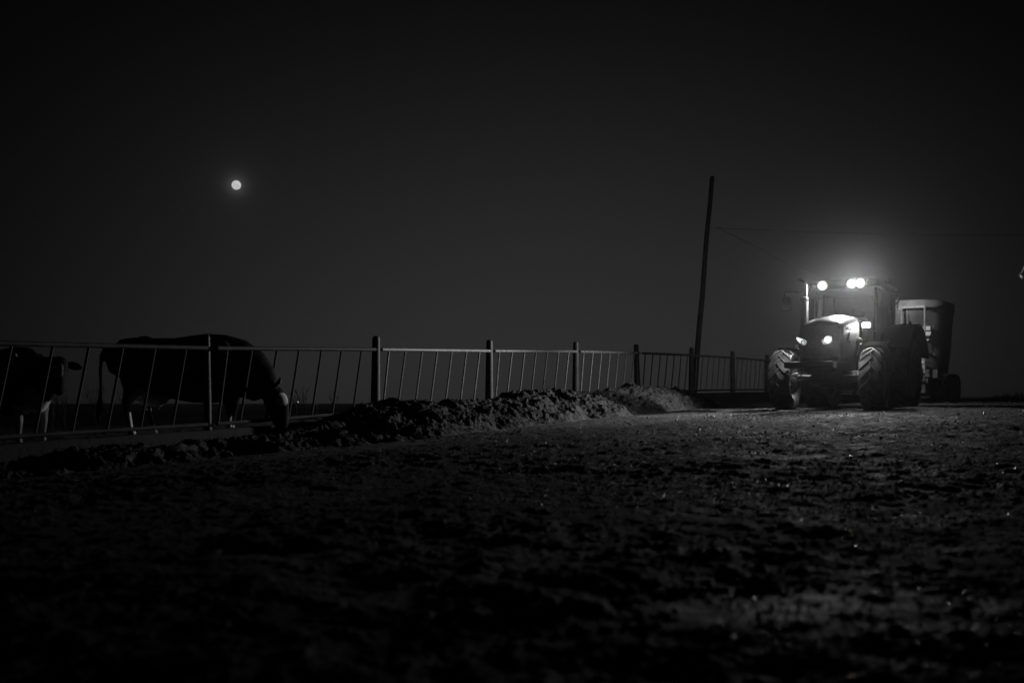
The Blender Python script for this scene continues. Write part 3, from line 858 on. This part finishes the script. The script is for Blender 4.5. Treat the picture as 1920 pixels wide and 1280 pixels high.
    def mirror_shell(e, hy, hz, m='roofpaint'):
        mb = MB(); mb.loft([rrect(hy * .86, hz * .9, .03, .045), rrect(hy, hz, .04, .02), rrect(hy, hz, .04, -.03), rrect(hy * .95, hz * .96, .035, -.034)]); mb.build('shell', m, e, sharp=40)
        mb = MB(); mb.loft([rrect(hy * .9, hz * .92, .03, -.0335), rrect(hy * .9, hz * .92, .03, -.038)]); mb.build('mirror_glass', 'steel', e)
    mirror_shell(mr, .095, .165)
    mb = MB(); mb.tube([(0, -.05, .15), (0, -.055, .235), (0, -.03, .262), (.01, .2, .268), (.02, .75, .245)], .012, 8).box((.01, .22, .25), (.03, .04, .05)); mb.build('arm', 'black', mr)
    mr = empty('mirror', (-.12, .855, 2.385), (0, 0, R(-12)), cab)
    mirror_shell(mr, .11, .165)
    mb = MB(); mb.tube([(.03, -.22, .20), (.03, -.06, .235), (.03, .02, .235), (.03, .025, .15)], .011, 8); mb.build('arm', 'chrome', mr)
    mb = MB(); mb.tube([(.028, -.112, -.15), (.028, -.112, .06), (.028, -.095, .165)], .006, 6); mb.build('edge_trim', 'chrome', mr)
    # seat, steering
    st_ = empty('seat', (-.95, 0, 1.2), (0, 0, 0), cab)
    mb = MB(); mb.box((0, 0, .28), (.46, .48, .14)).box((0, 0, .1), (.3, .3, .25)); mb.build('cushion', 'seat', st_, bevel=.04)
    mb = MB(); mb.box((-.24, 0, .62), (.13, .46, .60), (0, R(-8), 0), .85).box((-.30, 0, 1.0), (.1, .26, .16)); mb.build('backrest', 'seat', st_, bevel=.05)
    sw = empty('steering_wheel', (-.38, 0, 1.86), (0, R(-32), 0), cab)
    mb = MB(); mb.lathe([(.19 + .014 * math.cos(a), .014 * math.sin(a)) for a in [2 * math.pi * k / 8 for k in range(8)]], axis='z', n=28, close=True)
    for a in (90, 210, 330): mb.tube([(0, 0, -.02), (.19 * math.cos(R(a)), .19 * math.sin(R(a)), 0)], .012, 6)
    mb.build('wheel_ring', 'black', sw)
    mb = MB(); mb.tube([(-.36, 0, 1.84), (-.14, 0, 1.35)], .05, 10); mb.box((-.12, 0, 1.62), (.16, .42, .22), (0, R(-20), 0)); mb.build('dashboard', 'black', cab, bevel=.03)
    # wiper
    mb = MB(); mb.tube([(.04, .1, 1.56), (.0, .16, 1.95), (-.03, .26, 2.2)], .007, 6); mb.build('wiper', 'black', cab)
    # rear mudguards
    for s in (-1, 1):
        yi = YC + s * .62
        mb = MB(); mb.loft(arc_band((-2.67, 0, .83), 1.08, 1.05, R(28), R(158), yi, yi + s * .62, 22, .025, .07)); fd = mb.build('rear_mudguard', 'guard', T, sharp=40)
        rings = []
        for k in range(23):
            a = R(28 + 130 * k / 22)
            rings.append([Vector((-2.67 + rr * math.cos(a), yi + dy, .83 + rr * math.sin(a))) for rr, dy in ((1.07, 0), (1.07, -s * .02), (.5, -s * .02), (.5, 0))])
        mb = MB(); mb.loft(rings); mb.build('inner_panel', 'guard', fd)
        mb = MB(); mb.box((-2.25, yi + s * .35, 1.86), (.12, .16, .05), (0, R(-15), 0)).box((-2.55, yi + s * .42, 1.93), (.05, .05, .06)); mb.build('marker_lamp', 'black', fd, bevel=.01)
    # tank and steps
    mb = MB()
    mb.loft([[Vector((x, YC + y, z)) for x, z in ((-.85, .50), (-.72, .62), (-.80, 1.02), (-1.75, 1.02), (-1.68, .50))] for y in (.36, .68, .74)])
    mb.build('fuel_tank', 'grille', T, bevel=.03)
    for k in range(3):
        mb = MB(); mb.box((-1.62, YC + .80, .50 + .28 * k), (.32, .20, .03)); mb.tube([(-1.45, YC + .8, .5 + .28 * k), (-1.45, YC + .8, .78 + .28 * k)], .012, 6); mb.build('step', 'black', T, bevel=.005)
    mb = MB()
    mb.loft([[Vector((x, YC + y, z)) for x, z in ((-.85, .50), (-.75, .62), (-.80, 1.02), (-1.75, 1.02), (-1.68, .50))] for y in (-.68, -.36)])
    mb.build('battery_box', 'black', T, bevel=.03)
    # light that the lamps give
    K = 1.0
    spot('roof_lamp_light', cab, (.215, -.42, 2.71), (.42, -.62, -.58), 880, 117, 1.0, .06)
    spot('roof_lamp_light', cab, (.22, -.42, 2.71), (1, -.45, -.13), 800, 88, 1.0, .06)
    spot('roof_lamp_light', cab, (.22, .205, 2.71), (1, -.25, -.42), 340, 112, 1.0, .06)
    spot('roof_lamp_light', cab, (.22, .385, 2.71), (1, .45, -.38), 300, 150, 1.0, .06)
    spot('headlamp_light', T, (.91, YC + .22, 1.36), (1, .25, -.25), 30, 176, .6, .05)
    spot('headlamp_glow', T, (.86, YC + .47, 1.36), (.25, 1, -.35), 24, 178, .2, .05)
    spot('headlamp_glow', T, (.86, YC - .46, 1.36), (.25, -1, -.35), 28, 178, .2, .05)
    spot('side_lamp_light', cab, (.54, .62, 1.775), (1, -.1, -.30), 42, 178, .3, .05)
    spot('rear_lamp_light', cab, (-1.83, .3, 2.62), (-1, .1, -.25), 150, 160, .8, .05)
    return T
build_tractor()

# ------------------------------------------------------------------ feed mixer wagon
def build_wagon():
    base = Vector((6.445, 20.5, 0)) + Vector((.555, .832, 0)) * 6.9
    W = empty('feed_mixer_wagon', (base.x, base.y, -.06), (0, R(-.8), YAW))
    tag(W, 'tall dark feed mixer wagon with a pale top rim hitched behind the tractor', 'trailer')
    # local x forward; tub centre at x=0
    def oval(z, lx, hy, n=40, e=3.0, cx=0.0):
        q = []
        for k in range(n):
            a = 2 * math.pi * k / n; c, s = math.cos(a), math.sin(a)
            q.append(Vector((cx + lx * math.copysign(abs(c) ** (2 / e), c), .05 + hy * math.copysign(abs(s) ** (2 / e), s), z)))
        return q
    mb = MB(); mb.loft([oval(.78, .98, 1.0, cx=.04), oval(.80, 1.02, 1.04, cx=.04), oval(1.5, 1.17, 1.11, cx=.07), oval(2.38, 1.295, 1.16, cx=.085), oval(2.38, 1.255, 1.12, cx=.085), oval(1.5, 1.13, 1.07, cx=.07), oval(.86, .96, .98, cx=.04)])
    tub = mb.build('tub', 'tub', W, sharp=50)
    mb = MB(); mb.loft([oval(2.34, 1.295, 1.16, cx=.085), oval(2.345, 1.315, 1.178, cx=.085), oval(2.555, 1.325, 1.185, cx=.085), oval(2.575, 1.31, 1.17, cx=.085), oval(2.565, 1.26, 1.12, cx=.085), oval(2.345, 1.25, 1.11, cx=.085), oval(2.34, 1.295, 1.16, cx=.085)], caps=False)
    mb.build('rim_band', 'tubrim', tub, sharp=40)
    # weld ribs on the front wall
    for y in (-.6, .45, .75):
        mb = MB(); mb.tube([(1.07 + .0, y, .85), (1.245, y, 1.5), (1.375, y, 2.2)], .014, 6); mb.build('rib', 'tub', tub)
    # emblem: three stacked bars, each shorter than the one above
    for k, (w_, y0) in enumerate(((.25, .80), (.17, .83), (.09, .86))):
        z = 1.90 - .13 * k
        x = 1.24 + (z - 1.5) / .78 * .14 + .012
        mb = MB(); mb.loft([[Vector((x, .78 + .5 * 0 + a, b)) for a, b in ((0.0 + .03 * k, z), (w_ + .03 * k, z), (w_ - .03 + .03 * k, z - .10), (.02 + .03 * k, z - .10))], [Vector((x + .012, .78 + a, b)) for a, b in ((0.0 + .03 * k, z), (w_ + .03 * k, z), (w_ - .03 + .03 * k, z - .10), (.02 + .03 * k, z - .10))]])
        mb.build('emblem_bar', 'white', tub)
    # ladder with platform on the front
    lad = empty('ladder', (1.66, .62, 0), (0, 0, 0), W)
    for y in (-.27, .27):
        mb = MB(); mb.tube([(0, y, .72), (0, y, 2.42)], .024, 8); mb.build('stile', 'galv', lad)
    mb = MB(); mb.tube([(0, -.27, 2.36), (0, .27, 2.36)], .034, 8); mb.build('top_bar', 'white', lad)
    for k in range(5):
        mb = MB(); mb.box((0, 0, .86 + .22 * k), (.05, .54, .03)); mb.build('rung', 'galv', lad)
    for k in range(5):
        mb = MB(); mb.box((.028, .235, .88 + .115 * k), (.012, .05, .085)); mb.build('reflector', 'white', lad)
    mb = MB(); mb.tube([(0, -.27, 1.0), (-.5, -.27, 1.0)], .02, 8).tube([(0, .27, 1.0), (-.5, .27, 1.0)], .02, 8).tube([(0, .27, 2.3), (-.25, .27, 2.3)], .02, 8).tube([(0, -.27, 2.3), (-.25, -.27, 2.3)], .02, 8); mb.build('brace', 'galv', lad)
    # upright pipe with a loop beside the ladder
    mb = MB(); mb.tube([(1.55, .12, .8), (1.55, .12, 2.46), (1.55, .16, 2.52), (1.55, .20, 2.46), (1.55, .20, 2.36)], .02, 8).box((1.55, .12, 1.93), (.1, .1, .12)); mb.build('hose_stand', 'galv', W)
    mb = MB(); mb.box((1.27, 1.02, 1.30), (.03, .04, .28), (R(8), 0, 0)); mb.build('lever', 'tub', W, bevel=.01)
    mb = MB(); mb.box((1.32, .98, .72), (.03, .30, .22)); mb.build('lamp_board', 'black', W, bevel=.008)
    # chassis, drawbar, gearbox
    mb = MB(); mb.box((-.1, .35, .66), (2.6, .14, .20)).box((-.1, -.35, .66), (2.6, .14, .20)).box((0, 0, .72), (1.4, 1.5, .12)).box((1.0, .85, .60), (.3, .2, .28)).box((0.0, .05, .55), (.5, .6, .3))
    mb.tube([(1.2, .35, .62), (2.9, 0, .48)], .07, 8).tube([(1.2, -.35, .62), (2.9, 0, .48)], .07, 8).tube([(2.8, 0, .48), (3.2, 0, .46)], .06, 8)
    mb.box((-.75, 0, .42), (.14, 1.9, .14)).box((.1, .45, .46), (1.1, .5, .52)).box((.95, .55, .42), (.5, .55, .36)).box((-.9, .2, .5), (.5, .9, .4))
    mb.build('chassis', 'black', W, bevel=.015)
    mb = MB(); mb.tube([(1.95, .32, .75), (1.95, .32, .12)], .035, 8).lathe([(.11, .02), (.11, .05), (.03, .06)], c=(1.95, .32, 0), axis='z', n=16); mb.build('parking_jack', 'galv', W)
    wheel(W, (-.75, 1.10, .40), .40, .32, .22, 20, 1, lug_h=.02)
    wheel(W, (-.75, .74, .40), .40, .30, .22, 20, -1, lug_h=.02)
    wheel(W, (-.75, -1.0, .40), .40, .32, .22, 20, -1, lug_h=.02)
build_wagon()

# ------------------------------------------------------------------ utility poles, wires
def pole(base_px, top, r0, r1, Y, label):
    b = U(base_px[0], base_px[1], Y); t = U(top[0], top[1], Y)
    zg = gz(b.x, b.y)
    d = (b - t).normalized(); b2 = b + d * max(0, (b.z - zg + .5) / -d.z) if b.z > zg else b
    e = empty('utility_pole', b2)
    mb = MB(); n = 8; pts = [(t - b2) * (k / n) + Vector((.012 * math.sin(k * 1.9), .012 * math.cos(k * 1.3), 0)) for k in range(n + 1)]
    mb.tube(pts, [r0 + (r1 - r0) * k / n for k in range(n + 1)], 14); mb.build('pole_shaft', 'wood', e, bevel=.01)
    tag(e, label, 'pole', 'utility poles carrying wire')
    return e, b2, t
PY = 30.9
e, pb, ptop = pole((1303, 716), (1335, 331), .092, .070, PY, 'leaning bare wooden utility pole standing behind the fence')
hook = U(1333, 425.5, PY)
tip = U(1347, 427.5, PY - .15)
mb = MB(); mb.tube([hook - pb, tip - pb], .008, 6); mb.build('hook', 'black', e)
mb = MB(); mb.lathe([(.012, -.05), (.035, -.035), (.022, -.01), (.038, .015), (.012, .04)], c=tip - pb, axis='z', n=14); mb.build('insulator', 'insul', e)
farp = U(1651, 590, 72)
e2, pb2, pt2 = pole((1651, 700), (1651, 550), .11, .09, 72, 'far wooden utility pole almost hidden behind the tractor cab')
def wire(a, b, sag, label, r):
    mb = MB(); pts = []
    for k in range(33):
        f = k / 32; p = a.lerp(b, f); p.z -= sag * 4 * f * (1 - f); pts.append(p)
    mb.tube(pts, r, 5)
    o = mb.build('power_wire', 'wire'); tag(o, label, 'wire', 'wires strung from the leaning pole')
wire(tip, U(2150, 437.5, 34), .12, 'long thin wire running level from the leaning pole past the tractor', .006)
wire(tip, U(1651, 574, 71.8), .06, 'thin wire slanting down from the leaning pole to behind the tractor', .006)

# ------------------------------------------------------------------ yard lamp at the right edge
def yard_lamp():
    p = U(1929, 511, 17.5)
    zg = gz(p.x + .9, p.y)
    e = empty('yard_lamp', (p.x + .9, p.y, zg))
    c = Vector((-.9, 0, p.z - zg))
    mb = MB(); mb.lathe([(.165, -.030), (.168, -.036), (.150, -.02), (.115, .02), (.075, .12), (.05, .17), (.01, .18), (.005, .17), (.045, .16), (.105, .02), (.14, -.02)], c=c, axis='z', n=28); mb.build('lamp_shade', 'white', e, sharp=60)
    mb = MB(); mb.lathe([(.02, .0), (.135, -.03), (.145, -.045), (.115, -.105), (.01, -.11)], c=c, axis='z', n=24); mb.build('lamp_body', 'black', e, sharp=60)
    mb = MB(); mb.tube([c + Vector((0, 0, .17)), c + Vector((0.03, 0, .27)), c + Vector((.2, 0, .33)), c + Vector((.9, 0, .2))], .018, 8); mb.build('lamp_arm', 'black', e)
    mb = MB(); mb.tube([(0, 0, -.3), (0, 0, c.z + .3)], .04, 10); mb.build('lamp_post', 'black', e)
    tag(e, 'unlit yard lamp with pale cone shade at the right edge', 'lamp')
yard_lamp()

# ------------------------------------------------------------------ cows
def ring_at(p, t, ry, rz, n=20, sq=1.0):
    t = Vector(t).normalized(); s = Vector((0, 1, 0))
    if abs(t.dot(s)) > .9: s = Vector((1, 0, 0))
    u = (s - t * s.dot(t)); s = u.normalized(); u = s.cross(t).normalized()
    out = []
    for k in range(n):
        a = 2 * math.pi * k / n
        out.append(Vector(p) + s * math.cos(a) * ry + u * math.sin(a) * rz)
    return out
def chain(mb, pts, n=20):
    """pts: (x, y, z, r_side, r_updown)"""
    P = [Vector(p[:3]) for p in pts]; L = len(P); rings = []
    for i in range(L):
        t = P[min(i + 1, L - 1)] - P[max(i - 1, 0)]
        if i == 0: rings.append(ring_at(P[0] - t.normalized() * pts[0][3] * .4, t, pts[0][3] * .5, pts[0][4] * .5, n))
        rings.append(ring_at(P[i], t, pts[i][3], pts[i][4], n))
        if i == L - 1: rings.append(ring_at(P[i] + t.normalized() * pts[i][3] * .4, t, pts[i][3] * .5, pts[i][4] * .5, n))
    mb.loft(rings)

def make_cow(label, loc, yaw, neck, head, ears, legs, tail, white, seed, tagged=None):
    mb = MB()
    chain(mb, [(-1.13, 0, 1.20, .09, .13), (-1.07, 0, 1.16, .19, .25), (-.88, 0, 1.12, .26, .315), (-.60, 0, 1.06, .29, .37), (-.3, 0, .99, .33, .44), (0, 0, .975, .36, .49), (.22, 0, .985, .345, .51), (.46, 0, .985, .30, .495), (.66, 0, .965, .24, .45)] + neck, 24)
    chain(mb, head, 18)
    for e in ears:
        chain(mb, e, 12)
    # hip bones and shoulder blades
    for s in (-1, 1):
        mb.ell((-.62, s * .20, 1.36), (.14, .09, .08)); mb.ell((-1.07, s * .12, 1.27), (.08, .06, .07)); mb.ell((.45, s * .22, 1.1), (.16, .09, .30))
    # udder
    mb.ell((-.55, 0, .58), (.24, .15, .17))
    for x, y in ((-.62, .07), (-.62, -.07), (-.45, .07), (-.45, -.07)): mb.tube([(x, y, .46), (x, y, .37)], .018, 8)
    for lg in legs: chain(mb, lg, 14)
    chain(mb, tail, 10)
    me = bpy.data.meshes.new('cow_draft'); me.from_pydata(mb.v, [], mb.f); me.update()
    tmp = bpy.data.objects.new('cow_draft', me); COL.objects.link(tmp)
    m = tmp.modifiers.new('r', 'REMESH'); m.mode = 'VOXEL'; m.voxel_size = .017; m.use_smooth_shade = True
    sm = tmp.modifiers.new('s', 'SMOOTH'); sm.iterations = 5; sm.factor = .5
    dg = bpy.context.evaluated_depsgraph_get()
    me2 = bpy.data.meshes.new_from_object(tmp.evaluated_get(dg), depsgraph=dg)
    bpy.data.objects.remove(tmp)
    me2.name = 'cow'
    n = len(me2.vertices); co = np.empty(n * 3); me2.vertices.foreach_get('co', co); co = co.reshape(-1, 3)
    nz = fbm(co[:, 0] * 3.1 + seed, co[:, 1] * 3.1, co[:, 2] * 3.1, oct=3, seed=seed)
    d = np.full(n, -1.0)
    for (c, r) in white:
        q = (co - np.array(c)) / np.array(r)
        d = np.maximum(d, 1 - np.sqrt((q ** 2).sum(1)))
    val = np.clip((d + .28 * nz) * 14 + .5, 0, 1)
    at = me2.attributes.new('coat', 'FLOAT', 'POINT'); at.data.foreach_set('value', val.astype(np.float32))
    me2.materials.clear(); me2.materials.append(M['coat'])
    me2.polygons.foreach_set('use_smooth', [True] * len(me2.polygons))
    o = bpy.data.objects.new('cow', me2); COL.objects.link(o)
    o.location = loc; o.rotation_euler = (0, 0, yaw)
    tag(o, label, 'cow', 'cows in the pen behind the fence')
    return o
def coat_mat():
    m = bpy.data.materials.new('cow coat'); m.use_nodes = True
    t = m.node_tree; p = t.nodes['Principled BSDF']
    a = t.nodes.new('ShaderNodeAttribute'); a.attribute_name = 'coat'
    r = t.nodes.new('ShaderNodeValToRGB')
    r.color_ramp.elements[0].color = (.011, .011, .011, 1); r.color_ramp.elements[1].color = (.80, .80, .80, 1)
    t.links.new(a.outputs['Fac'], r.inputs[0]); t.links.new(r.outputs[0], p.inputs['Base Color'])
    p.inputs['Roughness'].default_value = .75; p.inputs['Specular IOR Level'].default_value = .2
    c = t.nodes.new('ShaderNodeTexCoord'); n = t.nodes.new('ShaderNodeTexNoise'); n.inputs['Scale'].default_value = 55; n.inputs['Detail'].default_value = 6
    t.links.new(c.outputs['Object'], n.inputs['Vector'])
    b = t.nodes.new('ShaderNodeBump'); b.inputs['Strength'].default_value = .35; b.inputs['Distance'].default_value = .012
    t.links.new(n.outputs['Fac'], b.inputs['Height']); t.links.new(b.outputs[0], p.inputs['Normal'])
    return m
M['coat'] = coat_mat()

def hind(x, y, dx=0.0):
    return [(x + .05, y, .98, .14, .24), (x + .03, y * 1.05, .78, .12, .19), (x - .0 + dx * .3, y * 1.05, .62, .085, .12), (x - .075 + dx * .6, y, .48, .052, .072), (x - .06 + dx * .8, y, .36, .040, .046), (x - .03 + dx, y, .2, .036, .038), (x - .02 + dx, y, .10, .043, .043), (x + .01 + dx, y, .03, .05, .062)]
def fore(x, y, dx=0.0):
    return [(x, y, .85, .12, .17), (x - .01, y, .66, .085, .11), (x + dx * .3, y, .50, .06, .068), (x + .015 + dx * .6, y, .40, .050, .055), (x + dx * .8, y, .24, .037, .038), (x + dx, y, .10, .042, .042), (x + .03 + dx, y, .03, .05, .062)]

# cow feeding with its head down, side on
hx = 1.22
cow1_loc = U(360, 817, 14.5); zpen = gz(cow1_loc.x, cow1_loc.y)
cow1 = make_cow('dark cow standing side-on behind the fence with its head lowered to the feed',
    (cow1_loc.x, 14.5, zpen - .01), R(9),
    [(.82, 0, .89, .175, .38), (.95, .0, .77, .14, .31), (1.05, 0, .66, .115, .23)],
    [(1.09, .0, .69, .095, .11), (1.14, .0, .62, .12, .16), (1.19, 0, .51, .115, .18), (1.225, 0, .39, .095, .165), (1.25, 0, .27, .085, .135), (1.275, 0, .17, .09, .11), (1.285, 0, .10, .065, .075)],
    [[(1.15, -.08, .70, .035, .03), (1.20, -.13, .745, .05, .03), (1.245, -.18, .79, .058, .026), (1.265, -.205, .835, .04, .018), (1.275, -.215, .86, .015, .01)], [(1.16, .08, .71, .035, .03), (1.17, .15, .74, .055, .03), (1.18, .21, .77, .05, .022), (1.185, .25, .79, .02, .012)]],
    [hind(-.80, -.17, .0), hind(-.68, .17, .12), fore(.50, -.15, .05), fore(.60, .15, -.06)],
    [(-1.10, 0, 1.30, .04, .04), (-1.19, 0, 1.29, .036, .036), (-1.255, 0, 1.16, .030, .030), (-1.27, 0, .95, .026, .026), (-1.265, .0, .72, .024, .024), (-1.27, 0, .55, .03, .03), (-1.28, 0, .40, .055, .05), (-1.30, 0, .24, .03, .03)],
    [((-.72, -.16, .36), (.15, .15, .40)), ((-.60, .17, .05), (.12, .12, .12)), ((.52, -.15, .14), (.13, .13, .16)), ((.58, .15, .05), (.12, .12, .10)), ((1.29, -.07, .53), (.09, .10, .095)), ((-.45, -.1, .50), (.16, .14, .10))], 5)
mb = MB(); mb.box((1.272, -.215, .785), (.02, .045, .05), (R(-30), R(20), 0)); mb.build('ear_tag', 'tag', cow1, bevel=.004)
for s in (-1, 1):
    mb = MB(); mb.ell((1.225, s * .098, .575), (.02, .012, .02), 10, 6); mb.build('eye', 'eye', cow1)

# second cow at the left edge, head up and looking round
c2 = U(10, 800, 12.7); zp2 = gz(c2.x, c2.y)
yaw2 = math.atan2(-.43, .9)
ca, sa = math.cos(R(-42)), math.sin(R(-42))
def H(f, side, up): return (1.14 + f * ca - side * sa, f * sa + side * ca, 1.16 + up)
def HP(f, side, up, a, b): return (*H(f, side, up), a, b)
cow2 = make_cow('black and white cow at the left pen edge turning its face to the yard',
    (c2.x, 12.7, zp2 - .01), yaw2,
    [(.84, 0, 1.06, .165, .31), (1.0, -.02, 1.13, .13, .22), (1.12, -.03, 1.19, .105, .16)],
    [HP(-.02, 0, .11, .095, .08), HP(.05, 0, .06, .115, .12), HP(.12, 0, -.03, .105, .12), HP(.18, 0, -.15, .08, .095), HP(.23, 0, -.26, .075, .078), HP(.25, 0, -.33, .08, .07), HP(.25, 0, -.37, .055, .05)],
    [[HP(.0, .08, .05, .03, .035), HP(.0, .15, .045, .028, .062), HP(.0, .22, .03, .026, .068), HP(.0, .275, .01, .018, .04), HP(.0, .295, .0, .01, .015)], [HP(.0, -.08, .05, .03, .035), HP(.0, -.15, .045, .028, .062), HP(.0, -.22, .03, .026, .068), HP(.0, -.275, .01, .018, .04), HP(.0, -.295, .0, .01, .015)]],
    [hind(-.80, -.17, .0), hind(-.70, .17, .1), fore(.48, -.16, .02), fore(.62, .15, .0)],
    [(-1.10, 0, 1.30, .04, .04), (-1.19, 0, 1.27, .036, .036), (-1.245, 0, 1.14, .030, .030), (-1.25, 0, .9, .026, .026), (-1.24, .0, .6, .03, .03), (-1.24, 0, .45, .05, .05), (-1.25, 0, .3, .03, .03)],
    [((.5, -.15, .25), (.16, .17, .5)), ((.63, .15, .25), (.15, .15, .42)), ((-.8, 0, .3), (.3, .4, .4)), ((.35, -.2, 1.28), (.22, .3, .2)), ((.74, -.05, .70), (.14, .24, .26)), (H(.22, 0, -.04), (.06, .05, .22)), ((-.2, -.3, .9), (.2, .2, .3))], 9)
cow2.scale = (.86, .86, .86)
for s in (-1, 1):
    mb = MB(); mb.ell(H(.13, s * .098, -.03), (.02, .02, .02), 10, 6); mb.build('eye', 'eye', cow2)

# ------------------------------------------------------------------ weeds, stakes, far light
WL = ['dry branching weed stalk beside the left cow', 'tall thin weed stalk left of the hanging tail', 'short leaning weed stalk below the left cow muzzle', 'dry weed stalk behind the hind leg of the feeding cow',
      'wispy dry weed just right of the feeding cow head', 'sparse dry weed between the bars right of the feeding cow', 'small dry weed left of the thick near post', 'low dry weed against the far field']
def weed(px, py, hpx, Y, seed, label):
    rr = random.Random(seed)
    b = U(px, py, Y); z = gz(b.x, b.y)
    e = empty('dry_weed', (b.x, b.y, z - .03))
    h = (752 - (py - hpx)) / F * Y - z
    mb = MB()
    for q in range(rr.randint(4, 7)):
        ax, ay = rr.uniform(-.35, .35), rr.uniform(-.2, .2); hh = h * rr.uniform(.6, 1.0)
        pts = [Vector((ax * hh * f ** 1.3 + .01 * rr.uniform(-1, 1), ay * hh * f, hh * f)) for f in (0, .3, .6, .85, 1)]
        mb.tube(pts, [.008, .007, .006, .004, .002], 5)
        for u in range(rr.randint(3, 6)):
            f = rr.uniform(.45, .95); p = Vector((ax * hh * f ** 1.3, ay * hh * f, hh * f)); l = hh * rr.uniform(.1, .25)
            dd = Vector((rr.uniform(-1, 1), rr.uniform(-.5, .5), rr.uniform(.5, 1.2))).normalized()
            mb.tube([p, p + dd * l * .6, p + dd * l + Vector((0, 0, .02))], [.005, .004, .0015], 4)
    mb.build('stalks', 'weed', e); tag(e, label, 'weed', 'dry weeds beyond the fence')
for q, (px, py, hp, Y) in enumerate([(120, 760, 42, 21), (176, 760, 40, 24), (98, 762, 26, 20), (236, 760, 34, 23), (556, 760, 30, 26), (572, 762, 42, 24), (628, 762, 36, 24), (205, 760, 22, 27)]):
    weed(px, py, hp, Y, 40 + q, WL[q])
def stake(px, pt, pb_, Y, label):
    b = U(px, pb_, Y); z = gz(b.x, b.y); top = U(px, pt, Y)
    mb = MB(); mb.tube([(0, 0, -.2), (.01, 0, (top.z - z) * .6), (.0, 0, top.z - z - .02), (0, 0, top.z - z)], [.014, .013, .012, .004], 8)
    mb.tube([(0.02, 0, (top.z - z) * .8), (-.02, 0, (top.z - z) * .8)], .006, 6)
    o = mb.build('fence_stake', 'white', loc=(b.x, b.y, z)); tag(o, label, 'stake', 'thin pale stakes in the pen')
stake(282, 757, 782, 19, 'thin pale stake under the belly of the feeding cow')
stake(593, 752, 775, 23, 'thin pale stake right of the feeding cow head')
def far_light(px, py, Y, label):
    p = U(px, py, Y); z = gz(p.x, p.y); e = empty('yard_light', (p.x, p.y, z))
    mb = MB(); mb.tube([(0, 0, -.5), (0, 0, p.z - z)], .12, 6); mb.build('light_pole', 'black', e)
    mb = MB(); mb.ell((0, 0, p.z - z + .15), (.16, .16, .2), 10, 6); mb.build('light_globe', 'far_lamp', e)
    tag(e, label, 'light')
far_light(558.5, 754, 420, 'tiny lit lamp far off on the horizon right of the feeding cow head')

# rough grass along the right-hand skyline
def tuft(px, Y, n, h, seed, label):
    rr = random.Random(seed); b = U(px, 752, Y); z = gz(b.x, b.y)
    e = empty('grass_tuft', (b.x, b.y, z - .04)); mb = MB()
    for q in range(n):
        x, y = rr.gauss(0, .35), rr.gauss(0, .3); hh = h * rr.uniform(.35, 1) * math.exp(-(x / .7) ** 2)
        a = rr.uniform(-.4, .4)
        mb.tube([(x, y, 0), (x + a * hh * .4, y, hh * .6), (x + a * hh, y, hh)], [.010, .008, .002], 4)
    mb.build('foliage', 'weed', e); tag(e, label, 'grass tuft', 'rough tufts on the right-hand skyline')
for q, (px, Y, n, h, lb) in enumerate([(1868, 40, 60, .30, 'low ragged tuft on the skyline right of the wagon wheel'), (1893, 41, 90, .46, 'tallest ragged tuft on the right-hand skyline'), (1912, 40, 90, .42, 'ragged tuft at the right edge of the skyline')]):
    tuft(px, Y, n, h, 70 + q, lb)
def sky_grass():
    rr = random.Random(2); mb = MB()
    for q in range(2600):
        px = rr.uniform(1700, 2000); Y = rr.uniform(33, 47); x = (px - 960) / F * Y; z = gz(x, Y)
        h = rr.uniform(.04, .16); a = rr.uniform(-.06, .06)
        mb.add([(x - .008, Y, z - .02), (x + .008, Y, z - .02), (x + a, Y + rr.uniform(-.03, .03), z + h)], [(0, 1, 2)])
    o = mb.build('grass', 'weed'); tag(o, 'short rough grass on the rise behind the wagon', 'grass', kind='stuff')
sky_grass()

# ------------------------------------------------------------------ haze
mb = MB(); mb.box((0, 0, 4.0), (940, 940, 13.0))
hz = mb.build('haze', 'black')
hm = bpy.data.materials.new('night haze'); hm.use_nodes = True
t = hm.node_tree; t.nodes.clear()
pv = t.nodes.new('ShaderNodeVolumePrincipled'); pv.inputs['Color'].default_value = (.9, .9, .9, 1)
pv.inputs['Density'].default_value = 0.0008; pv.inputs['Anisotropy'].default_value = 0.965
ou = t.nodes.new('ShaderNodeOutputMaterial'); t.links.new(pv.outputs[0], ou.inputs['Volume'])
hz.data.materials.clear(); hz.data.materials.append(hm)
tag(hz, 'thin night haze over the yard glowing around the lamps', 'haze', kind='stuff')
